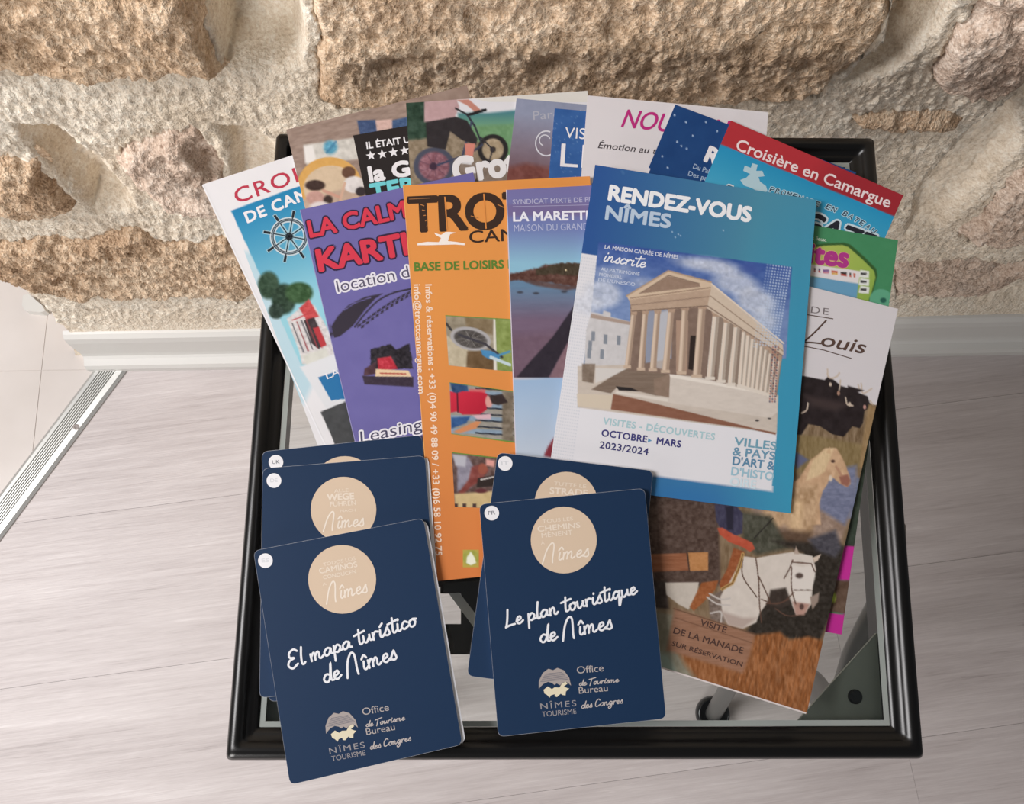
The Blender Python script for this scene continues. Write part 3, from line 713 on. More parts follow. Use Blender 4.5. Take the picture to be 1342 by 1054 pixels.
# ---- mountain bike leaflet
Cs = Sheet('leaflet', [(532, 135), (770, 119), (800, 620), (562, 640)], 'leaflet with a mountain bike rider photo and large white letters, behind the orange one', 'leaflet')
c = Cv(525, 110, 780, 300, (128, 112, 96)); R_ = [(525, 110), (780, 110), (780, 300), (525, 300)]
c.poly([(525, 110), (780, 110), (780, 165), (525, 165)], (214, 214, 220), 4)
c.poly([(600, 148), (640, 148), (700, 142), (780, 138), (780, 200), (600, 200)], (60, 120, 134), 4, c2=(110, 160, 120), p0=(650, 145), p1=(650, 168))
c.poly([(610, 166), (780, 158), (780, 240), (610, 240)], (104, 150, 104), 5, amp=18)
c.poly([(525, 120), (562, 132), (585, 150), (575, 190), (525, 196)], (44, 70, 56), 5, amp=34, sc=(7, 7), wob=2)
c.poly([(525, 186), (590, 175), (640, 190), (640, 300), (525, 300)], (138, 122, 100), 5, amp=34, sc=(5, 5), wob=2)
c.poly([(600, 214), (700, 205), (700, 300), (600, 300)], (128, 112, 100), 4, amp=20)
c.ell(569, 218, 27, 25, (70, 74, 92), soft=2); c.ell(569, 218, 20, 19, (140, 92, 104), soft=3, amp=36)
for k in range(9): c.line([(569, 218), (569+20*cos(k*.7), 218+19*sin(k*.7))], 1, (96, 66, 84), .7)
c.ell(568, 218, 5, 5, (60, 40, 60), soft=2)
c.ell(646, 196, 20, 20, (36, 34, 36), soft=1.5); c.ell(646, 196, 14, 14.5, (164, 146, 118), soft=2, amp=26); c.ell(646, 196, 4, 4, (60, 52, 48)); c.line([(630, 180), (646, 196), (640, 214)], 2, (50, 48, 54))
c.line([(612, 150), (622, 165), (632, 190)], 2.6, (44, 46, 58)); c.line([(618, 160), (606, 205), (574, 216)], 3, (60, 66, 92)); c.line([(632, 190), (606, 208)], 3, (56, 62, 84))
c.poly([(556, 133), (598, 129), (602, 140), (596, 154), (588, 160), (556, 160)], (184, 150, 152), 1.5, amp=10)
c.poly([(598, 131), (614, 130), (628, 142), (632, 147), (624, 148), (612, 138)], (190, 128, 112), 1.2)
c.line([(597, 142), (612, 150), (620, 149)], 2.4, (40, 38, 44)); c.line([(616, 150), (636, 144)], 4, (28, 28, 34))
c.poly([(558, 160), (597, 153), (612, 158), (626, 182), (624, 190), (606, 184), (590, 172), (584, 196), (560, 192)], (44, 40, 44), 1.4, amp=8)
c.poly([(609, 188), (623, 188), (619, 208), (610, 206)], (210, 128, 112), 1.2); c.poly([(602, 206), (620, 207), (618, 216), (600, 214)], (210, 210, 214), 1.2)
Cs.fan(c, 6); Cs.pic([(532, 135), (770, 119), (777, 235), (540, 252)], c, 1.25)
text(Cs, 'Grotte', (597, 239), (663, 230), 31, (222, 220, 222), fit='Gro', off=.05)
Cs.flat([(620, 129.3), (770, 119), (771, 134), (640, 133.5)], (214, 212, 206), 'white_margin', .00008)

# ---- grey blue nature park leaflet
Ds = Sheet('leaflet', [(677, 129), (900, 149), (860, 640), (622, 620)], 'grey blue dusk leaflet with a thin white swirl, between bike and blue leaflets', 'leaflet')
c = Cv(610, 120, 910, 660, (128, 134, 162)); c.poly([(610, 110), (910, 110), (910, 660), (610, 660)], (136, 144, 170), 1, c2=(112, 80, 86), p0=(700, 150), p1=(690, 236), amp=5)
c.poly([(655, 222), (690, 214), (730, 222), (760, 240), (655, 250)], (118, 66, 60), 8, amp=18)
Ds.fan(c, 6); Ds.pic([(677, 129), (770, 137.4), (758, 246), (664, 238)], c, 1.6)
text(Ds, 'Parc naturel', (699, 157), (733, 154.5), 11, (168, 170, 184), fit='Parc')
ring(Ds, 716, 188, 14, 1.6, (206, 206, 216), .3*pi, 1.62*pi, name='swirl', sq=1.15); ring(Ds, 714, 184, 7, 1.4, (206, 206, 216), .6*pi, 1.9*pi, name='swirl')

# ---- plain blue VIS leaflet
Es = Sheet('leaflet', [(727, 142), (900, 157), (870, 560), (692, 540)], 'small mid blue leaflet with thin white letters, left of the white one', 'leaflet', cover=(44, 92, 160))
c = Cv(690, 130, 910, 570, (44, 92, 160)); c.noise([(690, 130), (910, 130), (910, 570), (690, 570)], 9, 12, 12)
for k in range(70): c.ell(random.uniform(718, 775), random.uniform(148, 236), .7, .7, (150, 176, 210), alpha=.6)
Es.fan(c, 6); Es.pic([(727, 142), (772, 146), (764, 240), (719, 236)], c, 1.5)
text(Es, 'VISITE', (740, 180.5), (767, 182.5), 14, WHT, fit='VIS')
text(Es, 'LE', (734, 218), (757, 219.5), 30, WHT, fit='L', off=.0)

# ---- white "NOU" leaflet
Fs = Sheet('leaflet', [(770, 125), (1007, 147), (968, 640), (732, 620)], 'plain white leaflet with magenta italic capitals, standing tallest at the back', 'leaflet', cover=(214, 210, 214))
text(Fs, 'NOUVEAU', (814, 166), (877, 173), 23, (188, 34, 122), fit='NOU', off=.012, slant=.28)
text(Fs, 'Émotion au théâtre', (783.5, 194), (859, 202), 8.5, (66, 60, 66), fit='Émotion au t', off=.006, slant=.25)

# ---- navy leaflet with R
Gs = Sheet('leaflet', [(885, 137), (1122, 226), (960, 610), (735, 524)], 'navy blue leaflet speckled like a night sky, tilted behind the red banner one', 'leaflet', cover=(20, 66, 126))
c = Cv(720, 130, 1130, 620, (18, 64, 124))
for x_, y_ in ((887.5, 186), (893, 191.4), (908, 178), (884, 151), (875, 220), (900, 195), (925, 160), (868, 205), (940, 172), (899, 160)): c.ell(x_, y_, 1.1, 1.1, (190, 210, 235))
c.noise([(720, 130), (1130, 130), (1130, 620), (720, 620)], 6, 20, 20)
Gs.fan(c, 6); Gs.pic([(885, 137), (965, 167), (930, 250), (850, 220)], c, 1.3)
text(Gs, 'RÊVES', (923, 210.5), (938, 217), 20, WHT, fit='R', off=.05)
text(Gs, 'Du Palais des', (908, 220.5), (927, 227), 6.2, (150, 172, 200), fit='Du Pa', off=.02)
text(Gs, 'Des papes', (901.5, 230), (922, 236), 6.2, (150, 172, 200), fit='Des p', off=.02)

# ---- red and cyan cruise leaflet
Hs = Sheet('leaflet', [(958, 158), (1184, 256), (1008, 660), (785, 560)], 'cyan boat trip leaflet with a red banner across its top, right of the back row', 'leaflet', cover=(18, 140, 194))
c = Cv(780, 150, 1190, 670, (14, 138, 194)); c.poly([(780, 150), (1190, 150), (1190, 400), (780, 400)], (8, 134, 190), 1, c2=(60, 165, 205), p0=(1080, 215), p1=(1050, 290))
c.poly([(958, 158), (1184, 256), (1172, 285), (945, 186.5)][:0] or [(940, 140), (1190, 245), (1190, 291), (944, 189)], (182, 42, 52), .6, c2=(160, 34, 46), p0=(1070, 210), p1=(1100, 240))
Hs.fan(c, 5)
Hs.pic([(958, 158), (1184, 256), (1158, 316), (932, 218)], c, 1.3)
text(Hs, 'Croisière en Camargue', (963.5, 195.5), (1164.5, 272.5), 14.5, (232, 214, 216), off=.018)
for P_ in ([(986, 214), (993, 216), (991, 224), (999, 224), (1002, 231), (994, 232), (996, 238), (1004, 244), (1006, 251), (996, 253), (986, 247), (975, 243), (970, 236), (978, 233), (983, 228), (974, 224), (976, 217), (984, 220)], ): Hs.flat(P_, (172, 204, 216), 'cross_emblem', .00009)
text(Hs, 'LE', (942, 262), (986, 277), 21, (30, 34, 44), off=.05, slant=.3, outline=(214, 222, 228), oo=.06)
for k, (ch, x_, y_, a) in enumerate(zip('PROMENADE EN BATEAU', np.linspace(1008, 1140, 19), [251, 253, 255, 257, 259, 261.5, 264, 266.5, 269, 271, 273, 276, 279, 281.5, 285, 289, 293, 298, 303], [12, 13, 14, 16, 17, 18, 19, 20, 21, 22, 23, 24, 26, 28, 30, 32, 34, 36, 38])):
    if ch != ' ': text(Hs, ch, (x_, y_), (x_+5.6*cos(radians(a)), y_+5.6*sin(radians(a))), 6.4, (40, 66, 90), off=.02, slant=.2, outline=(168, 208, 224), oo=.10)
text(Hs, 'GAZE', (1046, 299), (1134, 331), 25, (36, 38, 50), off=.04, slant=.3, outline=(196, 216, 226), oo=.07)

# ---- green leaflet
Is = Sheet('leaflet', [(940, 273), (1177, 315), (1103, 832), (866, 790)], 'bright green leaflet with a lime badge and magenta letters, under the horse leaflet', 'leaflet', cover=(62, 138, 92))
c = Cv(860, 265, 1185, 840, (62, 138, 92)); c.noise([(860, 265), (1185, 265), (1185, 840), (860, 840)], 5, 14, 14)
q = lambda x, y: (1040+x/7.527, 280+y/7.527)
badge = [q(*p) for p in ((-200, 380), (170, 330), (300, 305), (500, 298), (560, 318), (700, 440), (815, 555), (828, 620), (790, 760), (750, 870), (600, 850), (300, 800), (-100, 800))]
c.poly([(p[0], p[1]-1.5) for p in badge], (50, 92, 44), 1.6); c.poly([(p[0]+(-2.6 if p[0] > 1100 else 0), p[1]+1.6) for p in badge], (172, 190, 86), 1.2, c2=(140, 176, 70), p0=q(300, 400), p1=q(800, 800))
c.poly([q(*p) for p in ((160, 498), (662, 568), (640, 695), (150, 612))], (222, 216, 218), .8)
for fx, cs in ((210, ((60, 60, 70), (150, 60, 60))), (255, ((80, 70, 110), (180, 70, 70))), (320, ((120, 80, 140), (200, 120, 140))), (405, ((200, 90, 60), (220, 170, 70))), (495, ((50, 44, 44), (190, 60, 50))), (560, ((50, 44, 44), (190, 80, 60))), (600, ((190, 80, 60), (190, 80, 60)))):
    yy = 555+(fx-210)*.14; w_ = 30 if fx in (320, 405, 495) else 9
    c.poly([q(fx-w_, yy-20), q(fx+w_, yy-16), q(fx+w_, yy+4), q(fx-w_, yy)], cs[0], .8); c.poly([q(fx-w_, yy+2), q(fx+w_, yy+6), q(fx+w_, yy+22), q(fx-w_, yy+18)], cs[1], .8)
c.poly([q(*p) for p in ((150, 615), (640, 692), (620, 850), (140, 760))], (98, 158, 196), .8)
for yy in (570, 648, 726): c.poly([q(660, yy-14), q(748, yy), q(742, yy+66), q(640, yy+56)], (222, 226, 222), .8); c.poly([q(664, yy+10), q(722, yy+16), q(716, yy+36), q(660, yy+34)], (60, 60, 62), .8)
c.ell(*q(862, 850), 15, 14, (90, 168, 132), soft=1); c.ell(*q(885, 856), 4, 3.4, (36, 96, 82), soft=1.4)
# its right edge further down: magenta, dark and speckled bands
c.poly([(1060, 470), (1170, 470), (1120, 722), (1060, 722)], (58, 70, 58), 1, amp=20); c.poly([(1080, 716), (1130, 716), (1122, 762), (1075, 758)], (196, 40, 148), .8)
c.poly([(1070, 759), (1130, 762), (1120, 806), (1065, 800)], (96, 74, 60), .8, amp=28); c.ell(1092, 783, 3.5, 7, (168, 186, 70), soft=2); c.poly([(1060, 802), (1120, 806), (1110, 840), (1060, 836)], (190, 36, 142), .8)
Is.fan(c, 6); Is.pic([(1060, 294.3), (1177, 315), (1164, 406), (1047, 385)], c, 1.2); Is.pic([(1062, 600), (1136, 600), (1102.5, 831), (1040, 821)], c, 2)
text(Is, 'ites', (1060, 343.5), (1110, 350), 25, (176, 48, 134), off=.045, name='magenta_letters', outline=(214, 176, 120), oo=.02)
text(Is, 'en tous lieux.', (1046, 311), (1083, 317), 5, (206, 222, 206), off=.01)

# ---- karting leaflet
Ls = Sheet('leaflet', [(393, 275), (620, 226), (735, 725), (511, 772)], 'violet karting leaflet with red outlined letters and a kart, left of the orange one', 'leaflet', cover=(104, 98, 164))
c = Cv(390, 220, 740, 780, (104, 98, 164)); c.noise([(390, 220), (740, 220), (740, 780), (390, 780)], 4, 18, 18); z5 = lambda x, y: (260+x/3.903, 330+y/3.903); Z5 = lambda L: [z5(*p) for p in L]
DK = (50, 44, 58)
c.poly(Z5([(660, 432), (672, 395), (712, 330), (765, 275), (850, 232), (945, 213), (905, 240), (850, 300), (790, 380), (725, 432), (690, 442)]), DK, .8)
c.line(Z5([(745, 300), (800, 262), (880, 235)]), 1.1, (104, 98, 164)); c.line(Z5([(800, 385), (850, 320), (920, 250), (1000, 210), (1090, 190)]), 2.2, DK, smooth=True)
for k in range(11):
    t_ = k/10; x_, y_ = z5(815+t_*250, 375-t_*165+ (t_*(1-t_))*-40); c.poly([(x_, y_), (x_+5, y_-3), (x_+4, y_+1), (x_-1, y_+4)], DK, .7); c.poly([(x_+5, y_+1), (x_+9, y_-1), (x_+8, y_+3), (x_+4, y_+5)], DK, .7)
c.poly(Z5([(838, 635), (1100, 640), (1100, 692), (850, 678)]), (56, 44, 60), 1.5, amp=16, sc=(3, 3)); c.poly(Z5([(880, 500), (985, 470), (1010, 500), (1080, 470), (1100, 600), (880, 600)]), (40, 36, 44), 1.5, amp=34, sc=(3, 3), wob=1.5)
c.poly(Z5([(915, 545), (985, 535), (1020, 600), (920, 610)]), (190, 44, 60), 1.5, amp=34, sc=(3, 3)); c.poly(Z5([(905, 600), (1075, 608), (1090, 640), (905, 638)]), (226, 196, 156), 1); c.poly(Z5([(850, 600), (910, 560), (905, 625), (845, 635)]), (80, 52, 62), 1.5, amp=20); c.line(Z5([(930, 622), (1060, 625)]), 1.6, (176, 70, 60))
Ls.fan(c, 7); Ls.pic([(422, 372), (560, 343), (596, 500), (458, 530)], c, 1.2)
RD, RO = (214, 50, 72), (46, 30, 60)
text(Ls, 'LA CALMETTE', (407, 311), (533, 284), 21, RD, fit='LA CALM', off=.035, outline=RO, oo=.06)
text(Ls, 'KARTING', (419.5, 355), (527, 334), 27, RD, fit='KART', off=.045, outline=RO, oo=.055)
text(Ls, 'location de karts', (443, 383), (518, 367), 15, (84, 78, 104), fit='location', off=0, outline=(222, 220, 230), oo=.11)
text(Ls, 'Leasing', (473, 581), (540, 566), 15, (70, 66, 96), fit='Leasin', off=0, slant=.15, outline=(226, 224, 232), oo=.10)
lines(Ls, [((393.5, 275.5), (511, 771))], 1.0, (150, 146, 196), 'fold', .00008)

# ---- orange outdoor centre leaflet
Ms = Sheet('leaflet', [(528, 243), (773, 231), (812, 738), (570, 762)], 'orange outdoor centre leaflet with black stencil letters and three photos, in the middle', 'leaflet', r=3, cover=(222, 134, 58))
c = Cv(520, 225, 820, 770, (222, 134, 58)); c.poly([(520, 220), (820, 220), (820, 770), (520, 770)], (226, 144, 66), 1, c2=(210, 118, 56), p0=(620, 400), p1=(620, 760)); z6 = lambda x, y: (520+x/4.054, 340+y/4.054); Z6 = lambda L: [z6(*p) for p in L]
Ms.fan(c, 8)
GR = (104, 146, 50)
def photo(q_, fn):
    c_ = Cv(min(p[0] for p in q_)-3, min(p[1] for p in q_)-3, max(p[0] for p in q_)+3, max(p[1] for p in q_)+3, (150, 140, 120)); fn(c_); Ms.pic(q_, c_, 1.15)
def ph1(c):
    c.noise([(580, 405), (690, 405), (690, 495), (580, 495)], 30, 7, 7); c.poly(Z6([(258, 400), (380, 470), (370, 580), (270, 565)]), (184, 172, 146), 3, amp=22); c.poly(Z6([(360, 300), (515, 320), (510, 400), (370, 370)]), (128, 110, 82), 4, amp=26)
    c.poly(Z6([(375, 490), (515, 480), (515, 590), (370, 578)]), (104, 80, 52), 3, amp=22); c.poly(Z6([(520, 318), (620, 325), (620, 600), (530, 590)]), (128, 146, 74), 2, amp=26); c.poly(Z6([(513, 315), (524, 315), (532, 590), (516, 590)]), (214, 210, 200), 1)
    c.ell(*z6(392, 422), 27, 15, (166, 164, 166), 12, 1.2); c.ell(*z6(392, 424), 22, 11.5, (78, 74, 72), 12, 1.5, amp=36)
    for k in range(10): c.line([z6(392, 424), z6(392+85*cos(k*.63), 424+44*sin(k*.63))], .8, (150, 146, 142), .7)
    c.line(Z6([(330, 400), (470, 450), (560, 520)]), 3, (60, 58, 66)); c.poly(Z6([(445, 480), (500, 485), (545, 510), (550, 535), (490, 530), (455, 510)]), (60, 130, 182), 1.5, amp=14); c.line(Z6([(500, 520), (600, 560)]), 4, (186, 206, 214)); c.line(Z6([(540, 510), (600, 490)]), 3, (70, 140, 180)); c.line(Z6([(262, 340), (290, 375)]), 3, (60, 56, 56)); c.line(Z6([(258, 297), (620, 320)]), 1.6, GR)
def ph2(c):
    for k in range(10): yy = 650+k*34; c.poly(Z6([(280, yy+6), (620, yy+22), (620, yy+50), (280, yy+34)]), (130, 152, 172) if k % 2 else (150, 146, 138), 2, amp=16); c.line(Z6([(420, yy), (620, yy+14)]), 2, (34, 40, 54))
    c.poly(Z6([(560, 700), (620, 700), (620, 970), (560, 960)]), (120, 108, 92), 3, amp=30); c.poly(Z6([(282, 655), (375, 670), (380, 700), (300, 715)]), (44, 74, 116), 2, amp=26); c.poly(Z6([(385, 690), (470, 690), (470, 720), (380, 720)]), (206, 90, 96), 2)
    c.poly(Z6([(282, 700), (320, 712), (350, 700), (450, 705), (480, 715), (478, 800), (440, 825), (350, 825), (322, 808), (285, 815)]), (212, 36, 62), 1.5, c2=(186, 24, 50), p0=z6(300, 700), p1=z6(400, 820)); c.line(Z6([(322, 712), (324, 812)]), 2, (96, 20, 40))
    c.ell(*z6(490, 755), 5, 8, (214, 150, 142), soft=2); c.poly(Z6([(490, 725), (560, 715), (590, 760), (540, 775), (505, 765)]), (52, 40, 40), 2, amp=14); c.poly(Z6([(400, 830), (500, 820), (500, 850), (430, 850)]), (210, 170, 180), 2)
    c.poly(Z6([(290, 840), (390, 835), (370, 870), (290, 900)]), (44, 84, 140), 2, amp=26); c.poly(Z6([(300, 915), (420, 860), (450, 862), (420, 900), (330, 925)]), (206, 132, 84), 1.5); c.line(Z6([(280, 652), (620, 702)]), 1.6, GR); c.line(Z6([(290, 930), (620, 972)]), 2, GR)
z7 = lambda x, y: (520+x/4.794, 560+y/4.794); Z7 = lambda L: [z7(*p) for p in L]
def ph3(c):
    c.poly(Z7([(340, 150), (760, 200), (760, 520), (350, 510)]), (96, 74, 70), 2, amp=34, sc=(5, 5)); c.poly(Z7([(355, 180), (450, 190), (500, 280), (470, 380), (380, 400), (380, 260)]), (136, 132, 148), 3, amp=22); c.poly(Z7([(350, 170), (440, 180), (430, 250), (370, 240)]), (176, 176, 186), 3)
    c.poly(Z7([(470, 250), (530, 230), (580, 270), (520, 340), (460, 380), (410, 430), (390, 410), (450, 330)]), (128, 62, 56), 3, amp=22); c.ell(*z7(540, 262), 6, 7, (150, 78, 60), soft=2); c.poly(Z7([(560, 200), (615, 210), (612, 250), (560, 240)]), (214, 150, 140), 3); c.poly(Z7([(510, 320), (615, 300), (615, 370), (500, 380)]), (44, 34, 32), 2); c.line(Z7([(530, 330), (610, 312)]), 2, (190, 184, 180))
    c.poly(Z7([(360, 420), (620, 400), (620, 512), (365, 505)]), (196, 172, 122), 3, amp=12); c.ell(*z7(530, 400), 8, 3, (90, 40, 44), soft=2)
    for x_ in (372, 425, 488): c.poly([z7(x_-12, 480), z7(x_+12, 480), z7(x_+12, 505), z7(x_-12, 505)], (70, 52, 50), 1)
    c.line(Z7([(345, 158), (760, 210)]), 1.6, GR)
photo([(583.6, 413), (690, 419.5), (692, 489.5), (588, 479)], ph1); photo([(589, 501), (690, 515.5), (692, 583), (591.5, 569)], ph2); photo([(592, 592.5), (690, 604), (690, 668), (596, 664.5)], ph3)
c = Cv(600, 715, 635, 750, (180, 160, 66)); c.ell(617, 731, 11, 10.5, (156, 158, 66), soft=2, amp=14); c.poly([(611, 738), (612, 730), (617, 723), (622, 731), (624, 738), (617, 741)], (222, 226, 206), 1.4)
Ms.pic([(606.6, 720.7), (627.5, 720.7), (627.5, 743.7), (606.6, 743.7)], c, 1.2, 'badge')
BK = (56, 38, 30)
text(Ms, 'TROTT', (537, 303.5), (660, 298), 44, BK, fit='TRO', off=.035, spacing=.93)
lines(Ms, [((536, 261), (563, 259.6))], 1.0, (150, 100, 60), 'stencil_scratch', .00016); lines(Ms, [((583, 258), (586, 301)), ((634, 254), (637, 300))], 1.6, (222, 136, 60), 'stencil_gap', .00016)
lines(Ms, [((551+i*2.1, 268+i*7.3 % 30), (556+i, 270+i*6.1 % 30)) for i in range(5)]+[((617, 283), (627, 286)), ((652, 268), (660, 272))], 1.1, (186, 120, 62), 'stencil_scratch', .00016)
text(Ms, 'CAMARGUE', (615.5, 318.5), (676, 315), 15.5, BK, fit='CAM', off=.01)
Ms.flat([(547, 319), (560, 317), (575, 317.5), (578, 312), (571, 308), (569, 305), (578, 308), (584, 304), (590, 304), (598, 305), (590, 307), (587, 316), (597, 317), (609, 319), (609, 321.5), (596, 320.5), (580, 321), (560, 321.5), (547, 321.5)], (236, 228, 222), 'flamingo_emblem')
text(Ms, 'BASE DE LOISIRS NATURE', (543.5, 355), (660, 351.5), 10.5, (88, 128, 46), fit='BASE DE LOISIRS', off=.035)
text(Ms, 'Infos & réservations : +33 (0)4 90 49 88 09 / +33 (0)6 58 10 92 75', (557.5, 373), (571, 728), 8.2, (238, 212, 190), off=.022)
text(Ms, 'info@trottcamargue.com', (542.5, 373), (548.5, 516), 8.2, (238, 212, 190), off=.022)
lines(Ms, [((528.5, 245), (569.5, 760))], 1.0, (240, 170, 96), 'fold', .00008)

# ---- wetland leaflet
Ns = Sheet('leaflet', [(663, 249), (905, 236), (912, 708), (680, 720)], 'wetland leaflet with a sunset marsh photo and white capitals, left of the temple booklet', 'leaflet', cover=(158, 184, 216))
c = Cv(655, 230, 920, 725, (158, 184, 216)); c.poly([(650, 230), (920, 230), (920, 300), (650, 305)], (112, 108, 164), 1, c2=(108, 118, 176), p0=(700, 250), p1=(700, 300)); c.poly([(650, 290), (920, 290), (920, 360), (650, 360)], (106, 122, 180), 8, c2=(132, 184, 210), p0=(700, 300), p1=(700, 345))
c.poly([(650, 268), (920, 262), (920, 280), (650, 284)], (112, 100, 150), 5)
c.poly([(655, 366), (700, 362), (780, 352), (780, 505), (655, 505)], (92, 126, 158), 1, c2=(112, 92, 116), p0=(700, 375), p1=(700, 420), amp=6, sc=(20, 3)); c.poly([(650, 440), (800, 430), (800, 505), (650, 505)], (110, 86, 104), 14, amp=8)
c.poly(Z6([(590, 75), (680, 62), (740, 45), (790, 28), (860, 22), (1000, 18), (1000, 150), (900, 140), (820, 125), (720, 118), (590, 110)]), (92, 60, 52), 2.5, amp=34, sc=(4, 4), wob=2); c.poly(Z6([(740, 50), (860, 25), (1000, 20), (1000, 90), (850, 80), (740, 80)]), (66, 56, 42), 3, amp=24, sc=(2, 4), wob=2); c.poly(Z6([(660, 110), (760, 118), (1000, 150), (900, 165), (740, 140)]), (92, 72, 72), 3, amp=18)
c.ell(*z6(898, 56), 1.2, 1.2, (236, 214, 170))
for x_, y_ in ((655, 175), (740, 180), (890, 172)): c.ell(*z6(x_, y_), 4, 1.6, (62, 66, 80), soft=1.2)
c.poly(Z6([(635, 628), (720, 530), (830, 410), (940, 250), (1000, 160), (1000, 300), (910, 440), (805, 630)]), (44, 38, 50), 2, amp=8); c.poly(Z6([(810, 632), (910, 440), (1000, 300), (1000, 640)]), (128, 98, 108), 2, amp=10)
c.poly([(650, 495), (760, 495), (760, 600), (650, 640)], (148, 178, 212), 1, c2=(182, 196, 214), p0=(700, 500), p1=(700, 590)); c.line([(668, 496.5), (760, 495)], 1, (190, 190, 200))
c.poly(Z6([(780, 1045), (800, 1000), (835, 945), (860, 1060)]), (132, 44, 56), 2, amp=12)
Ns.fan(c, 6); Ns.pic([(663, 249), (785, 242.5), (778, 500), (672, 500)], c, 1.3); Ns.pic([(672, 492), (770, 492), (762, 625), (678, 625)], c, 2.2)
LW = (206, 204, 226)
text(Ns, 'SYNDICAT MIXTE DE PROTECTION', (672, 268), (777, 264.5), 6.4, (178, 176, 206), fit='SYNDICAT MIXTE DE PR', off=.006); lines(Ns, [((672, 271), (776, 268.5))], .8, (160, 158, 196), 'rule')
text(Ns, 'LA MARETTE', (673, 290), (776, 287.5), 11.5, (228, 228, 240), off=.035); text(Ns, 'MAISON DU GRAND SITE', (673.6, 303.5), (771.5, 301), 8.8, (176, 182, 214), fit='MAISON DU GRAND', off=.0)
lines(Ns, [((663.8, 249), (680.5, 719))], 1.0, (214, 208, 222), 'fold', .00008)

# ---- bull farm leaflet with the horses
Ks = Sheet('leaflet', [(920, 340), (1177, 405), (1057, 936), (806, 857)], 'leaflet with black bulls, cream horse and rider on a white horse, lower right', 'leaflet', cover=None)
c = Cv(800, 335, 1185, 945, (208, 204, 208)); u1 = lambda x, y: (1020+x/3.294, 360+y/3.294); u2 = lambda x, y: (840+x/3.294, 640+y/3.294)
U1 = lambda L: [u1(*p) for p in L]; U2 = lambda L: [u2(*p) for p in L]
c.poly([(800, 515), (1050, 500), (1160, 520), (1160, 945), (800, 945)], (128, 106, 80), 3, amp=26, sc=(3, 12))
c.noise([(1040, 560), (1150, 540), (1130, 640), (1040, 640)], 26, 2.2, 9)
c.poly(U1([(60, 690), (180, 700), (400, 740), (380, 830), (60, 860)]), (132, 112, 74), 5, amp=20, sc=(2, 8))
c.poly([(815, 345), (1190, 405), (1160, 535), (1130, 525), (1050, 492), (815, 470)], (208, 204, 208), 1.2)
c.poly(U1([(60, 430), (105, 437), (200, 455), (215, 440), (240, 455), (270, 480), (310, 492), (350, 512), (385, 525), (396, 560), (385, 580), (372, 590), (366, 640), (352, 664), (320, 655), (300, 680), (282, 700), (235, 690), (180, 655), (130, 645), (100, 692), (60, 690)]), (40, 32, 34), 1.4, amp=12, sc=(8, 8))
c.poly(U1([(110, 520), (250, 545), (300, 560), (250, 590), (150, 570)]), (62, 50, 50), 8)
HC = (196, 178, 160)
for L in ([(213, 408), (214, 436), (228, 448), (252, 440), (264, 424)], [(268, 455), (266, 480), (262, 500)], [(345, 475), (352, 500)], [(358, 470), (366, 512), (404, 492)], [(290, 530), (298, 560), (322, 566)], [(128, 555), (122, 585), (102, 598)], [(396, 545), (408, 560)]): c.line(U1(L), 1.8, HC, smooth=True)
c.ell(*u1(225, 474), 1.8, 2.6, HC); c.ell(*u1(260, 512), 2, 3, (170, 130, 110)); c.ell(*u1(373, 572), 2, 3, (190, 140, 130)); c.ell(*u1(308, 560), 2, 3, HC)
c.poly(U1([(300, 480), (370, 500), (300, 520)]), (40, 32, 34), 2)
c.poly(U1([(390, 560), (420, 575), (400, 700), (370, 840), (350, 830), (366, 700)]), (150, 122, 84), 3, amp=16, sc=(2, 6))
c.poly(U1([(180, 900), (300, 850), (352, 880), (330, 1054), (180, 1054)]), (104, 116, 146), 4, amp=16, sc=(8, 2)); c.poly(U1([(70, 760), (130, 800), (80, 840), (60, 800)]), (92, 98, 130), 4)
c.poly(U2([(470, 60), (640, 40), (930, -60), (900, 120), (865, 230), (700, 250), (520, 250)]), (150, 126, 110), 6, amp=28, sc=(5, 5)); c.poly(U2([(760, -60), (930, -100), (925, 60), (880, 160), (770, 90)]), (112, 118, 146), 6, amp=22, sc=(6, 3))
# cream horse rearing out of spray
c.poly(U1([(60, 900), (90, 880), (140, 800), (180, 770), (200, 750), (250, 748), (268, 775), (290, 820), (308, 870), (312, 905), (296, 918), (262, 900), (238, 878), (222, 880), (212, 905), (192, 935), (176, 990), (185, 1080), (60, 1080)]), (198, 160, 124), 2, amp=22, sc=(6, 9))
c.poly(U1([(150, 800), (205, 752), (240, 750), (225, 790), (200, 850), (170, 870), (120, 890)]), (214, 186, 144), 3, amp=16, sc=(2, 6)); c.poly(U1([(206, 770), (222, 742), (228, 775)]), (206, 170, 130), 1.2)
c.poly(U1([(262, 872), (300, 862), (312, 890), (300, 916), (272, 905)]), (150, 98, 82), 2.5); c.ell(*u1(236, 806), 2.6, 2, (78, 52, 44), soft=1.4); c.ell(*u1(226, 880), 2.5, 4, (214, 196, 176), soft=2); c.line(U1([(250, 830), (275, 870)]), 3, (170, 120, 96), .6)
c.poly(U2([(560, 0), (770, -20), (760, 110), (735, 210), (680, 220), (620, 160), (560, 190), (520, 120)]), (184, 150, 114), 8, amp=34, sc=(5, 7)); c.poly(U2([(640, 40), (700, 60), (690, 180), (650, 170)]), (212, 178, 136), 9, amp=22, sc=(3, 6)); c.poly(U2([(590, 180), (740, 190), (720, 245), (600, 240)]), (92, 70, 54), 9, amp=14)
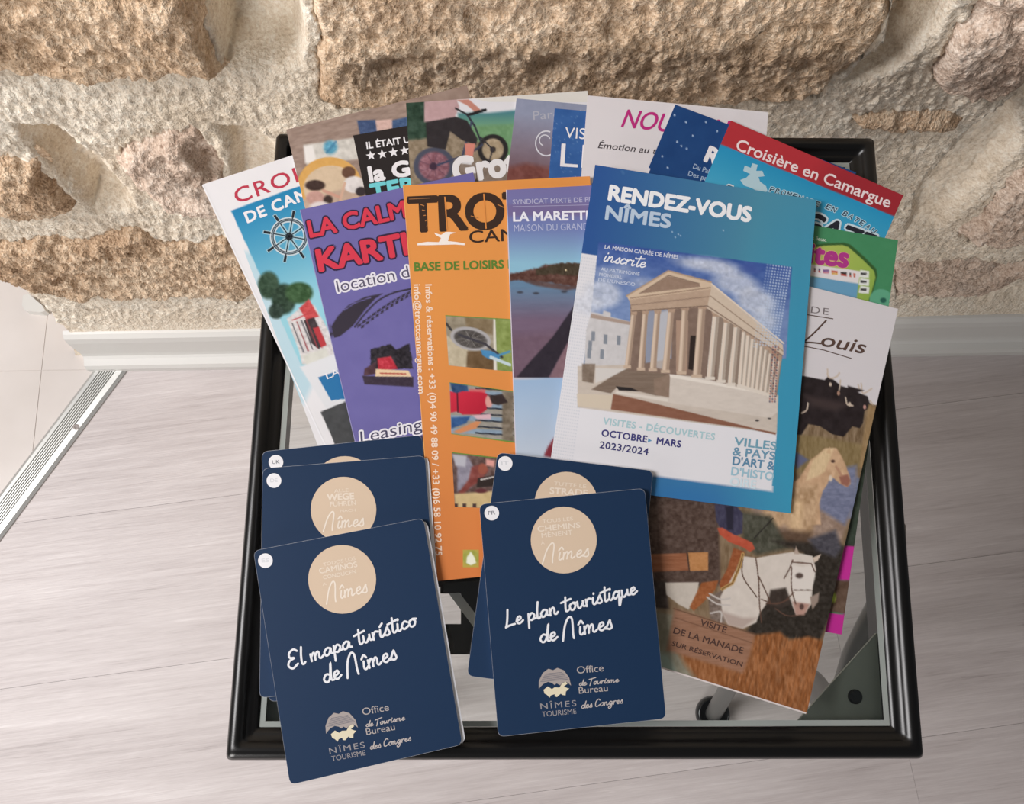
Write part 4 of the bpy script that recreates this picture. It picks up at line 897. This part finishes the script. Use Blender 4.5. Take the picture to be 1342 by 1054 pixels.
# scrub, rails, water side
c.poly(U2([(-100, -20), (330, -20), (345, 420), (-100, 420)]), (84, 66, 58), 4, amp=30, sc=(4, 4)); c.poly(U2([(430, 100), (560, 120), (640, 260), (500, 290), (440, 230)]), (74, 74, 62), 7, amp=26, sc=(4, 6))
c.poly(U2([(560, 225), (760, 235), (880, 250), (860, 400), (815, 560), (770, 660), (440, 640), (520, 520), (700, 280)]), (48, 42, 36), 6, amp=22, sc=(4, 4)); c.poly(U2([(720, 220), (840, 180), (868, 260), (840, 300), (760, 270)]), (74, 72, 80), 6, amp=22, sc=(4, 3))
c.poly(U2([(30, 285), (196, 280), (206, 355), (36, 362)]), (148, 92, 62), 1.2, amp=18, sc=(20, 2)); c.poly(U2([(204, 278), (290, 276), (290, 355), (210, 358)]), (186, 128, 76), 1.2, amp=14, sc=(4, 3)); c.line(U2([(200, 280), (210, 358)]), 1.6, (70, 48, 40))
c.poly(U2([(30, 400), (110, 400), (120, 520), (30, 520)]), (66, 56, 52), 4, amp=20)
# rider
c.poly(U2([(318, 70), (400, 60), (440, 110), (438, 195), (400, 210), (345, 180), (325, 140)]), (62, 60, 84), 2, amp=16, sc=(3, 6)); c.poly(U2([(365, 80), (400, 75), (398, 180), (372, 180)]), (40, 38, 54), 3)
c.poly(U2([(330, 172), (352, 170), (400, 200), (445, 218), (480, 235), (492, 262), (470, 275), (440, 255), (380, 232), (340, 200)]), (184, 78, 54), 1.5, amp=16); c.line(U2([(490, 215), (570, 130)]), 1.5, (40, 36, 34))
# white horse
WH = (206, 196, 186)
c.poly(U2([(104, 408), (250, 406), (240, 470), (205, 524), (160, 500), (110, 460)]), (194, 184, 172), 1.5, amp=8); c.poly(U2([(290, 470), (350, 440), (372, 520), (360, 590), (300, 570)]), (120, 104, 94), 3, amp=26, sc=(3, 3))
c.poly(U2([(432, 292), (500, 302), (560, 290), (655, 275), (690, 282), (740, 292), (756, 350), (742, 420), (736, 500), (712, 535), (670, 548), (650, 500), (622, 432), (592, 448), (548, 492), (512, 540), (498, 580), (440, 606), (376, 592), (352, 540), (342, 470), (380, 400), (420, 340)]), WH, 1.5, amp=8, sc=(8, 8))
c.poly(U2([(560, 440), (625, 430), (650, 500), (600, 520), (540, 510)]), (60, 50, 44), 4, amp=14)
c.poly(U2([(345, 530), (440, 560), (500, 560), (440, 606), (376, 592)]), (176, 158, 148), 5); c.poly(U2([(742, 300), (778, 284), (764, 312), (748, 322)]), (205, 186, 168), 1); c.poly(U2([(660, 284), (670, 250), (684, 286)]), (176, 156, 142), 1)
c.poly(U2([(640, 330), (700, 340), (742, 330), (752, 380), (735, 440), (728, 500), (700, 520), (665, 505), (650, 420)]), (216, 208, 200), 3); c.poly(U2([(655, 490), (730, 500), (705, 548), (668, 548)]), (176, 136, 122), 3, amp=12); c.ell(*u2(684, 378), 5, 3.6, (88, 72, 66), soft=2); c.ell(*u2(694, 512), 3, 4, (90, 66, 60), soft=1.6); c.poly(U2([(730, 470), (770, 450), (765, 490), (740, 525)]), (150, 132, 120), 2)
for L in ([(440, 300), (440, 380), (500, 470)], [(496, 300), (508, 400), (512, 500), (520, 580)], [(508, 380), (545, 460), (560, 500)], [(520, 480), (580, 500), (640, 480)], [(540, 498), (610, 492), (660, 450)], [(655, 310), (640, 350), (618, 390)], [(655, 320), (735, 325)], [(650, 340), (650, 430), (668, 500)], [(660, 440), (735, 440)], [(735, 325), (750, 360)], [(580, 520), (630, 550), (690, 550)]): c.line(U2(L), 1.5, (92, 66, 54), smooth=True)
c.poly(U2([(400, 258), (450, 275), (430, 300), (410, 350), (380, 410), (345, 440), (338, 410), (372, 350)]), (150, 82, 46), 1.5, amp=20, sc=(3, 3)); c.line(U2([(440, 285), (425, 340), (395, 410), (350, 436)]), 4.2, (188, 150, 88)); c.line(U2([(440, 285), (425, 340), (395, 410), (350, 436)]), 1.4, (110, 74, 44))
c.poly(U2([(262, 408), (335, 398), (320, 440), (262, 500), (228, 530), (210, 512)]), (154, 88, 48), 1.5, amp=18, sc=(3, 3))
for L in ([(285, 470), (330, 500), (385, 505)], [(295, 455), (345, 480), (385, 475)], [(300, 540), (345, 535), (345, 580)]): c.line(U2(L), 2, (190, 182, 176), smooth=True)
# orange grass, faded green corner, wooden sign
c.poly(U2([(440, 640), (600, 620), (640, 655), (720, 640), (780, 655), (800, 700), (720, 990), (80, 800), (60, 530), (140, 540)]), (146, 90, 50), 5, amp=34, sc=(2.4, 9)); c.noise(U2([(380, 620), (800, 640), (720, 1000), (350, 880)]), 30, 2, 12, (1.1, .7, .4), rot=12)
c.poly(U2([(40, 520), (150, 540), (130, 650), (190, 760), (260, 850), (60, 800), (40, 700)]), (132, 128, 110), 9, amp=14, sc=(6, 6)); c.poly(U2([(60, 700), (120, 720), (160, 810), (70, 800)]), (142, 160, 148), 8)
c.poly(U2([(146, 518), (492, 630), (470, 720), (440, 800), (110, 700)]), (150, 108, 84), 5, amp=14, sc=(14, 1.6)); c.line(U2([(150, 560), (480, 668)]), 1.2, (104, 70, 52), .7); c.line(U2([(140, 520), (492, 630)]), 1.6, (90, 62, 44), .6)
Ks.fan(c, 7); Ks.pic([(1043, 371), (1177, 405), (1120, 657), (1000, 640)], c, 1.2); Ks.pic([(853, 628), (1127, 625.5), (1057, 936), (806, 857)], c, 1.2)
BR = (88, 66, 58)
text(Ks, 'MANADE', (985, 394), (1052, 406), 8, (120, 112, 114)); text(Ks, 'DE', (1062.5, 410), (1085.5, 413), 8.6, (120, 112, 114), spacing=1.2)
script(Ks, 'L', (1050, 448), (1078, 452), 14, 2.2, BR, .35); text(Ks, 'ouis', (1074, 452.5), (1131, 463.5), 17, BR, off=.015, slant=.3)
lines(Ks, [((1050, 453), (1080, 459)), ((1080, 459), (1116, 470))], 1.2, BR, 'underline'); lines(Ks, [((1058, 412.5), (1092, 418))], 1.2, BR, 'underline')
for t_, a, b, h_ in (('VISITE', (917, 819), (951, 829.5), 7.5), ('DE LA MANADE', (882, 830), (973, 857), 8), ('SUR RÉSERVATION', (880, 846), (972, 874), 6)): text(Ks, t_, a, b, h_, (78, 54, 48), off=.02)

# ---- temple booklet
Js = Sheet('booklet', [(780, 216), (1070, 262), (1036, 673), (720, 632)], 'blue and white booklet with a photo of a columned temple, uppermost of the leaflets', 'booklet', th=.0016, r=5, cover=None)
c = Cv(712, 205, 1080, 685, (60, 140, 172)); j8 = lambda x, y: (720+x/3.728, 210+y/3.728); J8 = lambda L: [j8(*p) for p in L]; j9 = lambda x, y: (720+x/3.728, 430+y/3.728); J9 = lambda L: [j9(*p) for p in L]
c.poly([(700, 200), (1090, 200), (1090, 690), (700, 690)], (36, 82, 152), 1, c2=(68, 138, 166), p0=(775, 300), p1=(985, 330)); c.ell(880, 660, 130, 44, (44, 112, 172), soft=60); c.ell(1075, 560, 95, 260, (50, 148, 186), soft=90)
for x_, y_ in ((816, 227), (885, 311), (892, 309), (889, 307), (948, 302), (881, 304)): c.ell(x_, y_, .9, .9, (170, 196, 222))
wp = [(758, 331.5), (784.5, 335), (757, 533), (1018, 568), (1011, 643), (957, 635.5), (700, 597)]
c.poly([(700, 322.5), (785, 335.3), (757, 533), (1018, 568), (1011, 644), (854, 622), (700, 597)], (220, 220, 226), .7)
for i in range(-4, 12):                                             # fine grid of dots
    for k in range(70):
        x_ = 748+i*3.1-k*.62+6; y_ = 336+k*4.2+i*.5
        if y_ < 615: c.ell(x_, y_, .8, .8, (190, 196, 208), alpha=.8)
# sky
pq = [(786, 317), (1038, 350), (1018, 568), (757, 533)]
c.poly([(784.5, 317), (1038, 350), (1030, 470), (768, 470)], (52, 84, 160), .8, c2=(110, 136, 186), p0=(880, 330), p1=(870, 400))
for x_, y_, a, b, k in ((940, 350, 34, 10, .8), (965, 372, 30, 14, .75), (990, 395, 26, 16, .8), (905, 345, 22, 7, .7), (790, 385, 24, 18, .75), (800, 360, 20, 8, .5), (845, 372, 16, 7, .55), (1000, 420, 18, 14, .7), (820, 352, 14, 6, .4), (770, 400, 20, 12, .7)):
    c.ell(x_, y_, a, b, (200, 206, 220), 12, 9, k, amp=26)
c.noise([(784, 317), (1038, 350), (1030, 470), (768, 470)], 20, 9, 6, (1, .95, .8))
c.ell(983, 352, 12, 6, (60, 84, 160), 10, 6, .8)
# houses on the left
c.poly(J8([(205, 742), (260, 752), (265, 735), (300, 745), (300, 765), (400, 790), (400, 900), (380, 1020), (170, 1020), (180, 830)]), (198, 196, 198), 1.4, amp=10); c.poly(J8([(205, 750), (395, 790), (395, 806), (200, 770)]), (168, 148, 136), 1)
for x_, y_ in ((215, 860), (275, 875), (340, 880), (195, 945), (258, 948), (200, 905)): c.poly([j8(x_-9, y_-24), j8(x_+9, y_-22), j8(x_+7, y_+24), j8(x_-11, y_+22)], (128, 136, 148), .8)
c.poly(J8([(400, 800), (560, 780), (700, 800), (690, 1040), (400, 1040)]), (150, 160, 186), 2, amp=28, sc=(3, 3))
# forecourt and steps
c.poly([(757, 480), (830, 478), (1020, 518), (1018, 568), (757, 534)], (196, 184, 172), 1.2, amp=9, sc=(10, 3)); c.poly(J9([(160, 175), (225, 175), (215, 270), (160, 260)]), (128, 112, 98), 1.6, amp=26); c.poly(J9([(225, 195), (375, 200), (300, 240), (225, 270)]), (206, 202, 198), 1.2)
c.poly(J9([(205, 300), (300, 240), (385, 195), (600, 215), (590, 335), (520, 330), (400, 300), (330, 290), (300, 320)]), (124, 106, 92), 1.2, amp=14, sc=(20, 1.4)); c.poly(J9([(325, 285), (400, 292), (440, 310), (340, 305)]), (38, 34, 36), 1.2); c.poly(J9([(330, 308), (580, 345), (580, 362), (320, 318)]), (214, 206, 196), 1)
# the temple, side wall and podium first
c.poly(J9([(585, 222), (700, 232), (1110, 325), (1115, 410), (1080, 440), (580, 365)]), (206, 196, 186), 1, amp=7, sc=(8, 3)); c.poly(J9([(510, 250), (590, 225), (585, 340), (512, 325)]), (140, 118, 102), 1, amp=8); c.poly(J9([(585, 222), (1110, 322), (1112, 334), (590, 240)]), (226, 218, 208), .8)
c.poly([(826, 400), (931, 386), (1026, 455), (1018, 520), (915, 494), (826, 486)], (128, 106, 94), 1, amp=10); c.poly([(905, 440), (913, 440), (910, 486), (902, 484)], (46, 36, 34), .9); c.poly([(886, 420), (902, 420), (900, 490), (886, 488)], (172, 142, 122), 1)
c.poly([(935, 402), (1026, 462), (1018, 518), (960, 502), (940, 498)], (142, 124, 110), 1.2)
c.poly([(846, 408), (880, 404), (880, 470), (846, 476)], (146, 166, 200), 2, alpha=.7); c.poly([(862, 410), (880, 406), (876, 486), (860, 482)], (206, 206, 208), 2, alpha=.6)
def column(x0, y0, x1, y1, w, col=(196, 172, 150), sh=(140, 116, 100)):
    w2 = w/2; c.poly([(x0-w2, y0), (x0+w2, y0), (x1+w2*1.12, y1), (x1-w2*1.12, y1)], col, .7)
    c.poly([(x0+w2*.15, y0), (x0+w2, y0), (x1+w2*1.1, y1), (x1+w2*.2, y1)], sh, 1, alpha=.6); c.poly([(x0-w2*.8, y0), (x0-w2*.2, y0), (x1-w2*.2, y1), (x1-w2*.9, y1)], (224, 204, 184), 1, alpha=.6)
    c.poly([(x0-w2*1.5, y0-3), (x0+w2*1.5, y0-3), (x0+w2*1.1, y0+5), (x0-w2*1.1, y0+5)], (176, 148, 126), 1, amp=16, sc=(2, 2)); c.poly([(x1-w2*1.5, y1-3), (x1+w2*1.5, y1-3), (x1+w2*1.5, y1+1), (x1-w2*1.5, y1+1)], col, .7)
for a in ((831, 408, 822, 482, 6.6), (846, 407, 840, 485, 7), (862, 406, 855.5, 486, 7.4), (880, 404.5, 872, 488, 8), (898, 402, 893, 490, 8.4), (920.5, 400, 913, 494, 9.4)): column(*a)
LC = (216, 206, 194); LS = (140, 122, 106)
for a in ((938.6, 410, 930.6, 497, 8.5), (953, 418, 945, 501, 8), (966, 424, 958, 505, 8)): column(*a, LC, LS)
for k in range(9): t_ = k/8; column(976+46*t_, 430+38*t_, 970+44*t_, 507+14*t_, 6.4-2.4*t_, LC, LS)
# entablature, gable and roof edge
c.poly([(931, 371), (1026, 452), (1027, 466), (926, 404)], (204, 186, 166), .8, amp=6, sc=(3, 2)); c.line([(931, 388), (1026, 460)], 1.2, (150, 128, 110)); c.line([(927, 401), (1025, 466)], 1.6, (140, 118, 102)); c.line([(931, 371), (1027, 450)], 2, (222, 206, 188))
c.poly([(824, 392), (932, 378), (927, 402), (829, 409)], (182, 156, 134), .8, amp=8, sc=(4, 2)); c.line([(827, 400), (929, 389)], 1.1, (138, 114, 98)); c.line([(828, 408), (927, 401)], 1.4, (120, 98, 84))
c.poly([(821, 388), (874, 355), (880, 355), (932, 370), (932, 379), (824, 393)], (208, 184, 158), .8); c.poly([(838, 385), (876, 362), (916, 372), (918, 376)], (150, 124, 106), .8, amp=10, sc=(4, 3)); c.line([(821, 388), (876, 355), (932, 370)], 2, (176, 148, 124)); c.line([(826, 391), (931, 377)], 1.4, (150, 124, 104)); c.line([(838, 385), (876, 361), (917, 372)], 1, (120, 98, 84))
# brown wedge of the square, pigeons
c.poly(J9([(312, 322), (420, 345), (1000, 490), (1108, 512), (1105, 522), (970, 492), (700, 455), (300, 398)]), (136, 90, 70), 1, amp=9, sc=(10, 3)); c.poly([(756, 516), (803, 518), (800, 537), (757, 532)], (206, 192, 172), 1)
c.ell(*j9(1015, 452), 2.6, 1.2, (60, 54, 56)); c.ell(*j9(1075, 442), 2.2, 1, (70, 64, 66))
# halftone right margin: pale dots on the blue, red-brown lower down
for i in range(9):
    for k in range(34):
        x_ = 1006+i*3.7-k*.62; y_ = 347+i*.5+k*3.7
        if y_ < 455 and x_ < 1037-(y_-350)*.09: c.ell(x_, y_, 1.15, 1.15, (184, 200, 224), alpha=.9 if i > 1 else .5)
for k in range(22):
    for i in range(3): c.ell(1013+i*3.4-k*.2, 455+k*3.4, 1.1, 1.3, (70, 60, 84) if (k+i) % 2 else (160, 92, 84), alpha=.8)
Js.fan(c, 4)
Js.pic([(776, 240), (1050, 283), (1036, 640), (722, 600)], c, 1.05)
text(Js, 'RENDEZ-VOUS', (797.5, 261.5), (982.5, 290.5), 18.5, (232, 234, 238), off=.05); text(Js, 'NÎMES', (793.5, 287), (877.5, 298.5), 17, (178, 198, 220), off=.04)
text(Js, 'LA MAISON CARRÉE DE NÎMES', (792.4, 326), (888.5, 339.5), 5, (206, 212, 228), off=.02); script(Js, 'inscrite', (790, 342), (845, 351), 7.2, 1.7, (228, 230, 238), .2)
for t_, a, b in (('AU PATRIMOINE', (787, 354.5), (838, 361.5)), ('MONDIAL', (785, 361.5), (815, 366)), ("DE L'UNESCO", (784, 368.5), (832, 375))): text(Js, t_, a, b, 4.2, (196, 206, 226), off=.01)
text(Js, 'VISITES - DÉCOUVERTES', (790, 556), (936, 577), 8.6, (164, 200, 208), off=.03, spacing=1.1); text(Js, 'OCTOBRE   MARS', (788, 571.5), (891.7, 586.5), 8.6, (58, 56, 122), off=.03, spacing=1.05); Js.flat([(849.5, 574.5), (854.5, 577.8), (849, 579.8)], (90, 150, 190), 'arrow_mark')
text(Js, '2023/2024', (785.5, 587), (849, 596.5), 8.6, (52, 50, 112), off=.02, spacing=1.05)
for k, (t_, a, b, cl) in enumerate((('VILLES', (962, 583.5), (1017, 590), (110, 160, 182)), ('& PAYS', (960, 596.5), (1015, 603), (104, 150, 178)), ("D'ART &", (960, 609), (1014, 616), (88, 136, 170)), ("D'HISTO", (958, 622.5), (1013, 630), (150, 190, 208)), ('OIRE', (956.5, 636), (990, 640.5), (200, 220, 230)))): text(Js, t_, a, b, 10.4, cl, off=.03)
text(Js, "VILLES & PAYS", (1050, 640), (1052, 640), .5, (60, 140, 172)) if False else None

# ---- folded town maps
NV, TANC, GY = (18, 46, 80), (212, 188, 162), (150, 146, 150)
def folded_map(quad, label, title, where):
    s = Sheet('folded_map', quad, label, 'map', th=.0024, r=9, cover=NV, group='navy folded town maps', edgecol=(196, 198, 204))
    return s
def code(s, x, y, t):
    s.disc(x, y, 9.6, 9.6, (230, 230, 234), 'language_dot'); text(s, t, (x-4.6, y+2.2), (x+4.8, y+1.6), 4.6, (120, 124, 132) if t in ('FR', 'UK') else (204, 206, 212), off=.02)
def logo(s, o, ang):
    """palm and crocodile emblem with its lettering; o = foot of the emblem, ang = slope"""
    ca, sa = cos(radians(ang)), sin(radians(ang)); R = lambda x, y: (o[0]+x*ca+y*sa, o[1]-x*sa+y*ca)
    dome = [(-21, 0), (-20, -10), (-14, -20), (-6, -25), (0, -22.5), (6, -25), (14, -21), (20, -11), (21.5, 0), (18, -4), (15, -6), (11, -5), (7, -2), (3, -5), (0, -3), (-3, -6), (-8, -8), (-14, -6), (-18, -3)]
    s.flat([R(*p) for p in dome], (166, 156, 152), 'palm_emblem')
    ds = [[(-18+i*1.2, -9-i*1.6), (19-i*1.2, -9-i*1.6)] for i in range(7)]; lines(s, [(R(*a), R(*b)) for a, b in ds], .45, (60, 72, 100), 'palm_emblem', .00009)
    s.flat([R(*p) for p in ((-14, 7), (-15, 2), (-9, -2), (-4, 2), (0, 0), (6, 1), (10, -4), (15, -6), (17, -3), (12, 0), (17, 3), (19, 3), (14, 7), (13, 12), (9, 11), (7, 9), (2, 13), (-1, 12), (-1, 9), (-6, 10), (-8, 13), (-11, 9))], (222, 212, 182), 'crocodile_emblem')
    text(s, 'NÎMES', R(-21, 27), R(26, 27), 7.6, GY, spacing=1.25); text(s, 'TOURISME', R(-20, 37), R(25, 37), 6.6, GY, off=-.004)
    text(s, 'Office', R(31, -15), R(66, -15), 9, (176, 168, 166)); script(s, 'de Tourisme', R(32, 1), R(84, 1), 3.6, 1.2, (186, 178, 176), .15)
    text(s, 'Bureau', R(31, 11.5), R(69, 11.5), 8.4, (176, 168, 166)); script(s, 'des Congres', R(32, 31), R(87, 29), 4.2, 1.2, (186, 178, 176), .15)
def badge_(s, cx, cy, rx, ry, lines_, name_p):
    s.disc(cx, cy, rx, ry, TANC, 'tan_disc')
    for t, a, b, h_, o_ in lines_: text(s, t, a, b, h_, (228, 214, 198), off=o_, e=.00012)
    if name_p: script(s, 'AJmes', name_p[0], name_p[1], name_p[2], 1.8, (234, 222, 208), .2, e=.00012)
Pm = folded_map([(343, 592), (553, 570), (569, 900), (352, 920)], 'navy town map with a UK dot, hindmost of the left pile', '', '')
code(Pm, 361.6, 606, 'UK'); Pm.disc(452, 641, 43, 43, TANC, 'tan_disc')
Qm = folded_map([(344, 614), (557, 597), (578, 890), (340, 915)], 'navy town map with half its tan disc showing, middle of the left pile', '', '')
code(Qm, 359, 630, 'DE'); badge_(Qm, 450.2, 668, 43, 43, [('ALLE', (438, 646), (457, 644.5), 4.4, 0), ('WEGE', (429, 656), (464, 654), 8, .04), ('FÜHREN', (432.8, 664), (466.5, 662), 6, .01), ('NACH', (446, 671.5), (466, 670.5), 3.6, 0)], ((424, 694), (477, 689), 9))
Sm = folded_map([(652, 593), (856, 617), (826, 914), (612, 886)], 'navy town map with an Italian tan disc, behind the French one on the right', '', '')
code(Sm, 662, 607.6, 'IT'); badge_(Sm, 742, 660, 41.5, 41.5, [('TUTTE LE', (726, 636), (768, 640), 4.8, 0), ('STRADE', (720.5, 647), (770, 650.5), 8, .03)], None)
Tm = folded_map([(628, 661), (845, 640), (873, 942), (653, 966)], 'navy folded French town map with tan disc and white handwriting, in front on the right', '', '')
code(Tm, 644.4, 672.6, 'FR'); badge_(Tm, 738.8, 708, 43.2, 43.8, [('TOUS LES', (711, 686), (751, 682), 4.6, 0), ('CHEMINS', (705, 697), (760.5, 691.5), 7, .02), ('MÈNENT', (710, 705), (750.5, 700.5), 6, .01), ('À', (709, 714), (714, 713.5), 4, 0)], ((711, 737), (772, 729), 9.5))
script(Tm, 'Le plan touristique', (662, 822), (835, 778), 9.2, 2.7, (226, 228, 234), .1); script(Tm, 'de AJmes', (708, 843), (803, 823.5), 10.5, 2.7, (226, 228, 234), .1)
logo(Tm, (727, 901), 5.5)
Rm = folded_map([(332, 722), (555, 679), (606, 976), (380, 1029)], 'navy folded Spanish town map lying over the frame corner, frontmost on the left', '', '')
code(Rm, 347.8, 735, 'ES'); badge_(Rm, 448.4, 759.5, 44.5, 45, [('TODOS LOS', (424, 742.5), (466, 734), 4.6, 0), ('CAMINOS', (419, 752), (468.5, 743), 7, .02), ('CONDUCEN', (424, 759.5), (467, 751.5), 5, .01), ('A', (423, 768), (428, 767), 4, 0)], ((428, 789), (482, 776), 9.8))
script(Rm, 'El mapa turIstico', (379, 877), (547, 819), 9.6, 2.8, (226, 228, 234), .1); script(Rm, 'de AJmes', (425, 896), (521, 863), 10.8, 2.8, (226, 228, 234), .1)
logo(Rm, (448, 958), 10.5)
# the folded pages inside stand out a little past the covers
for m_, P_ in ((Rm, [(548, 684), (557.5, 684), (561, 690), (609.5, 968), (606, 974), (598, 975)]), (Qm, [(550, 600), (560, 601), (562, 606), (582, 884), (576, 888), (568, 886)])):
    part('inner_page', *pxprism(P_, m_.top-.0016, m_.top-.0010), mat('page_edge', (206, 208, 214), .6), m_.o)
lines(Ks, [((807, 856.4), (1056.5, 935))], 2.0, (214, 204, 202), 'paper_margin', .0001); lines(A, [((265.6, 242.5), (478, 693))], 1.8, (232, 232, 236), 'paper_margin', .0001)
print('SHEETS top', max(s.top for s in SHEETS)-ZT)
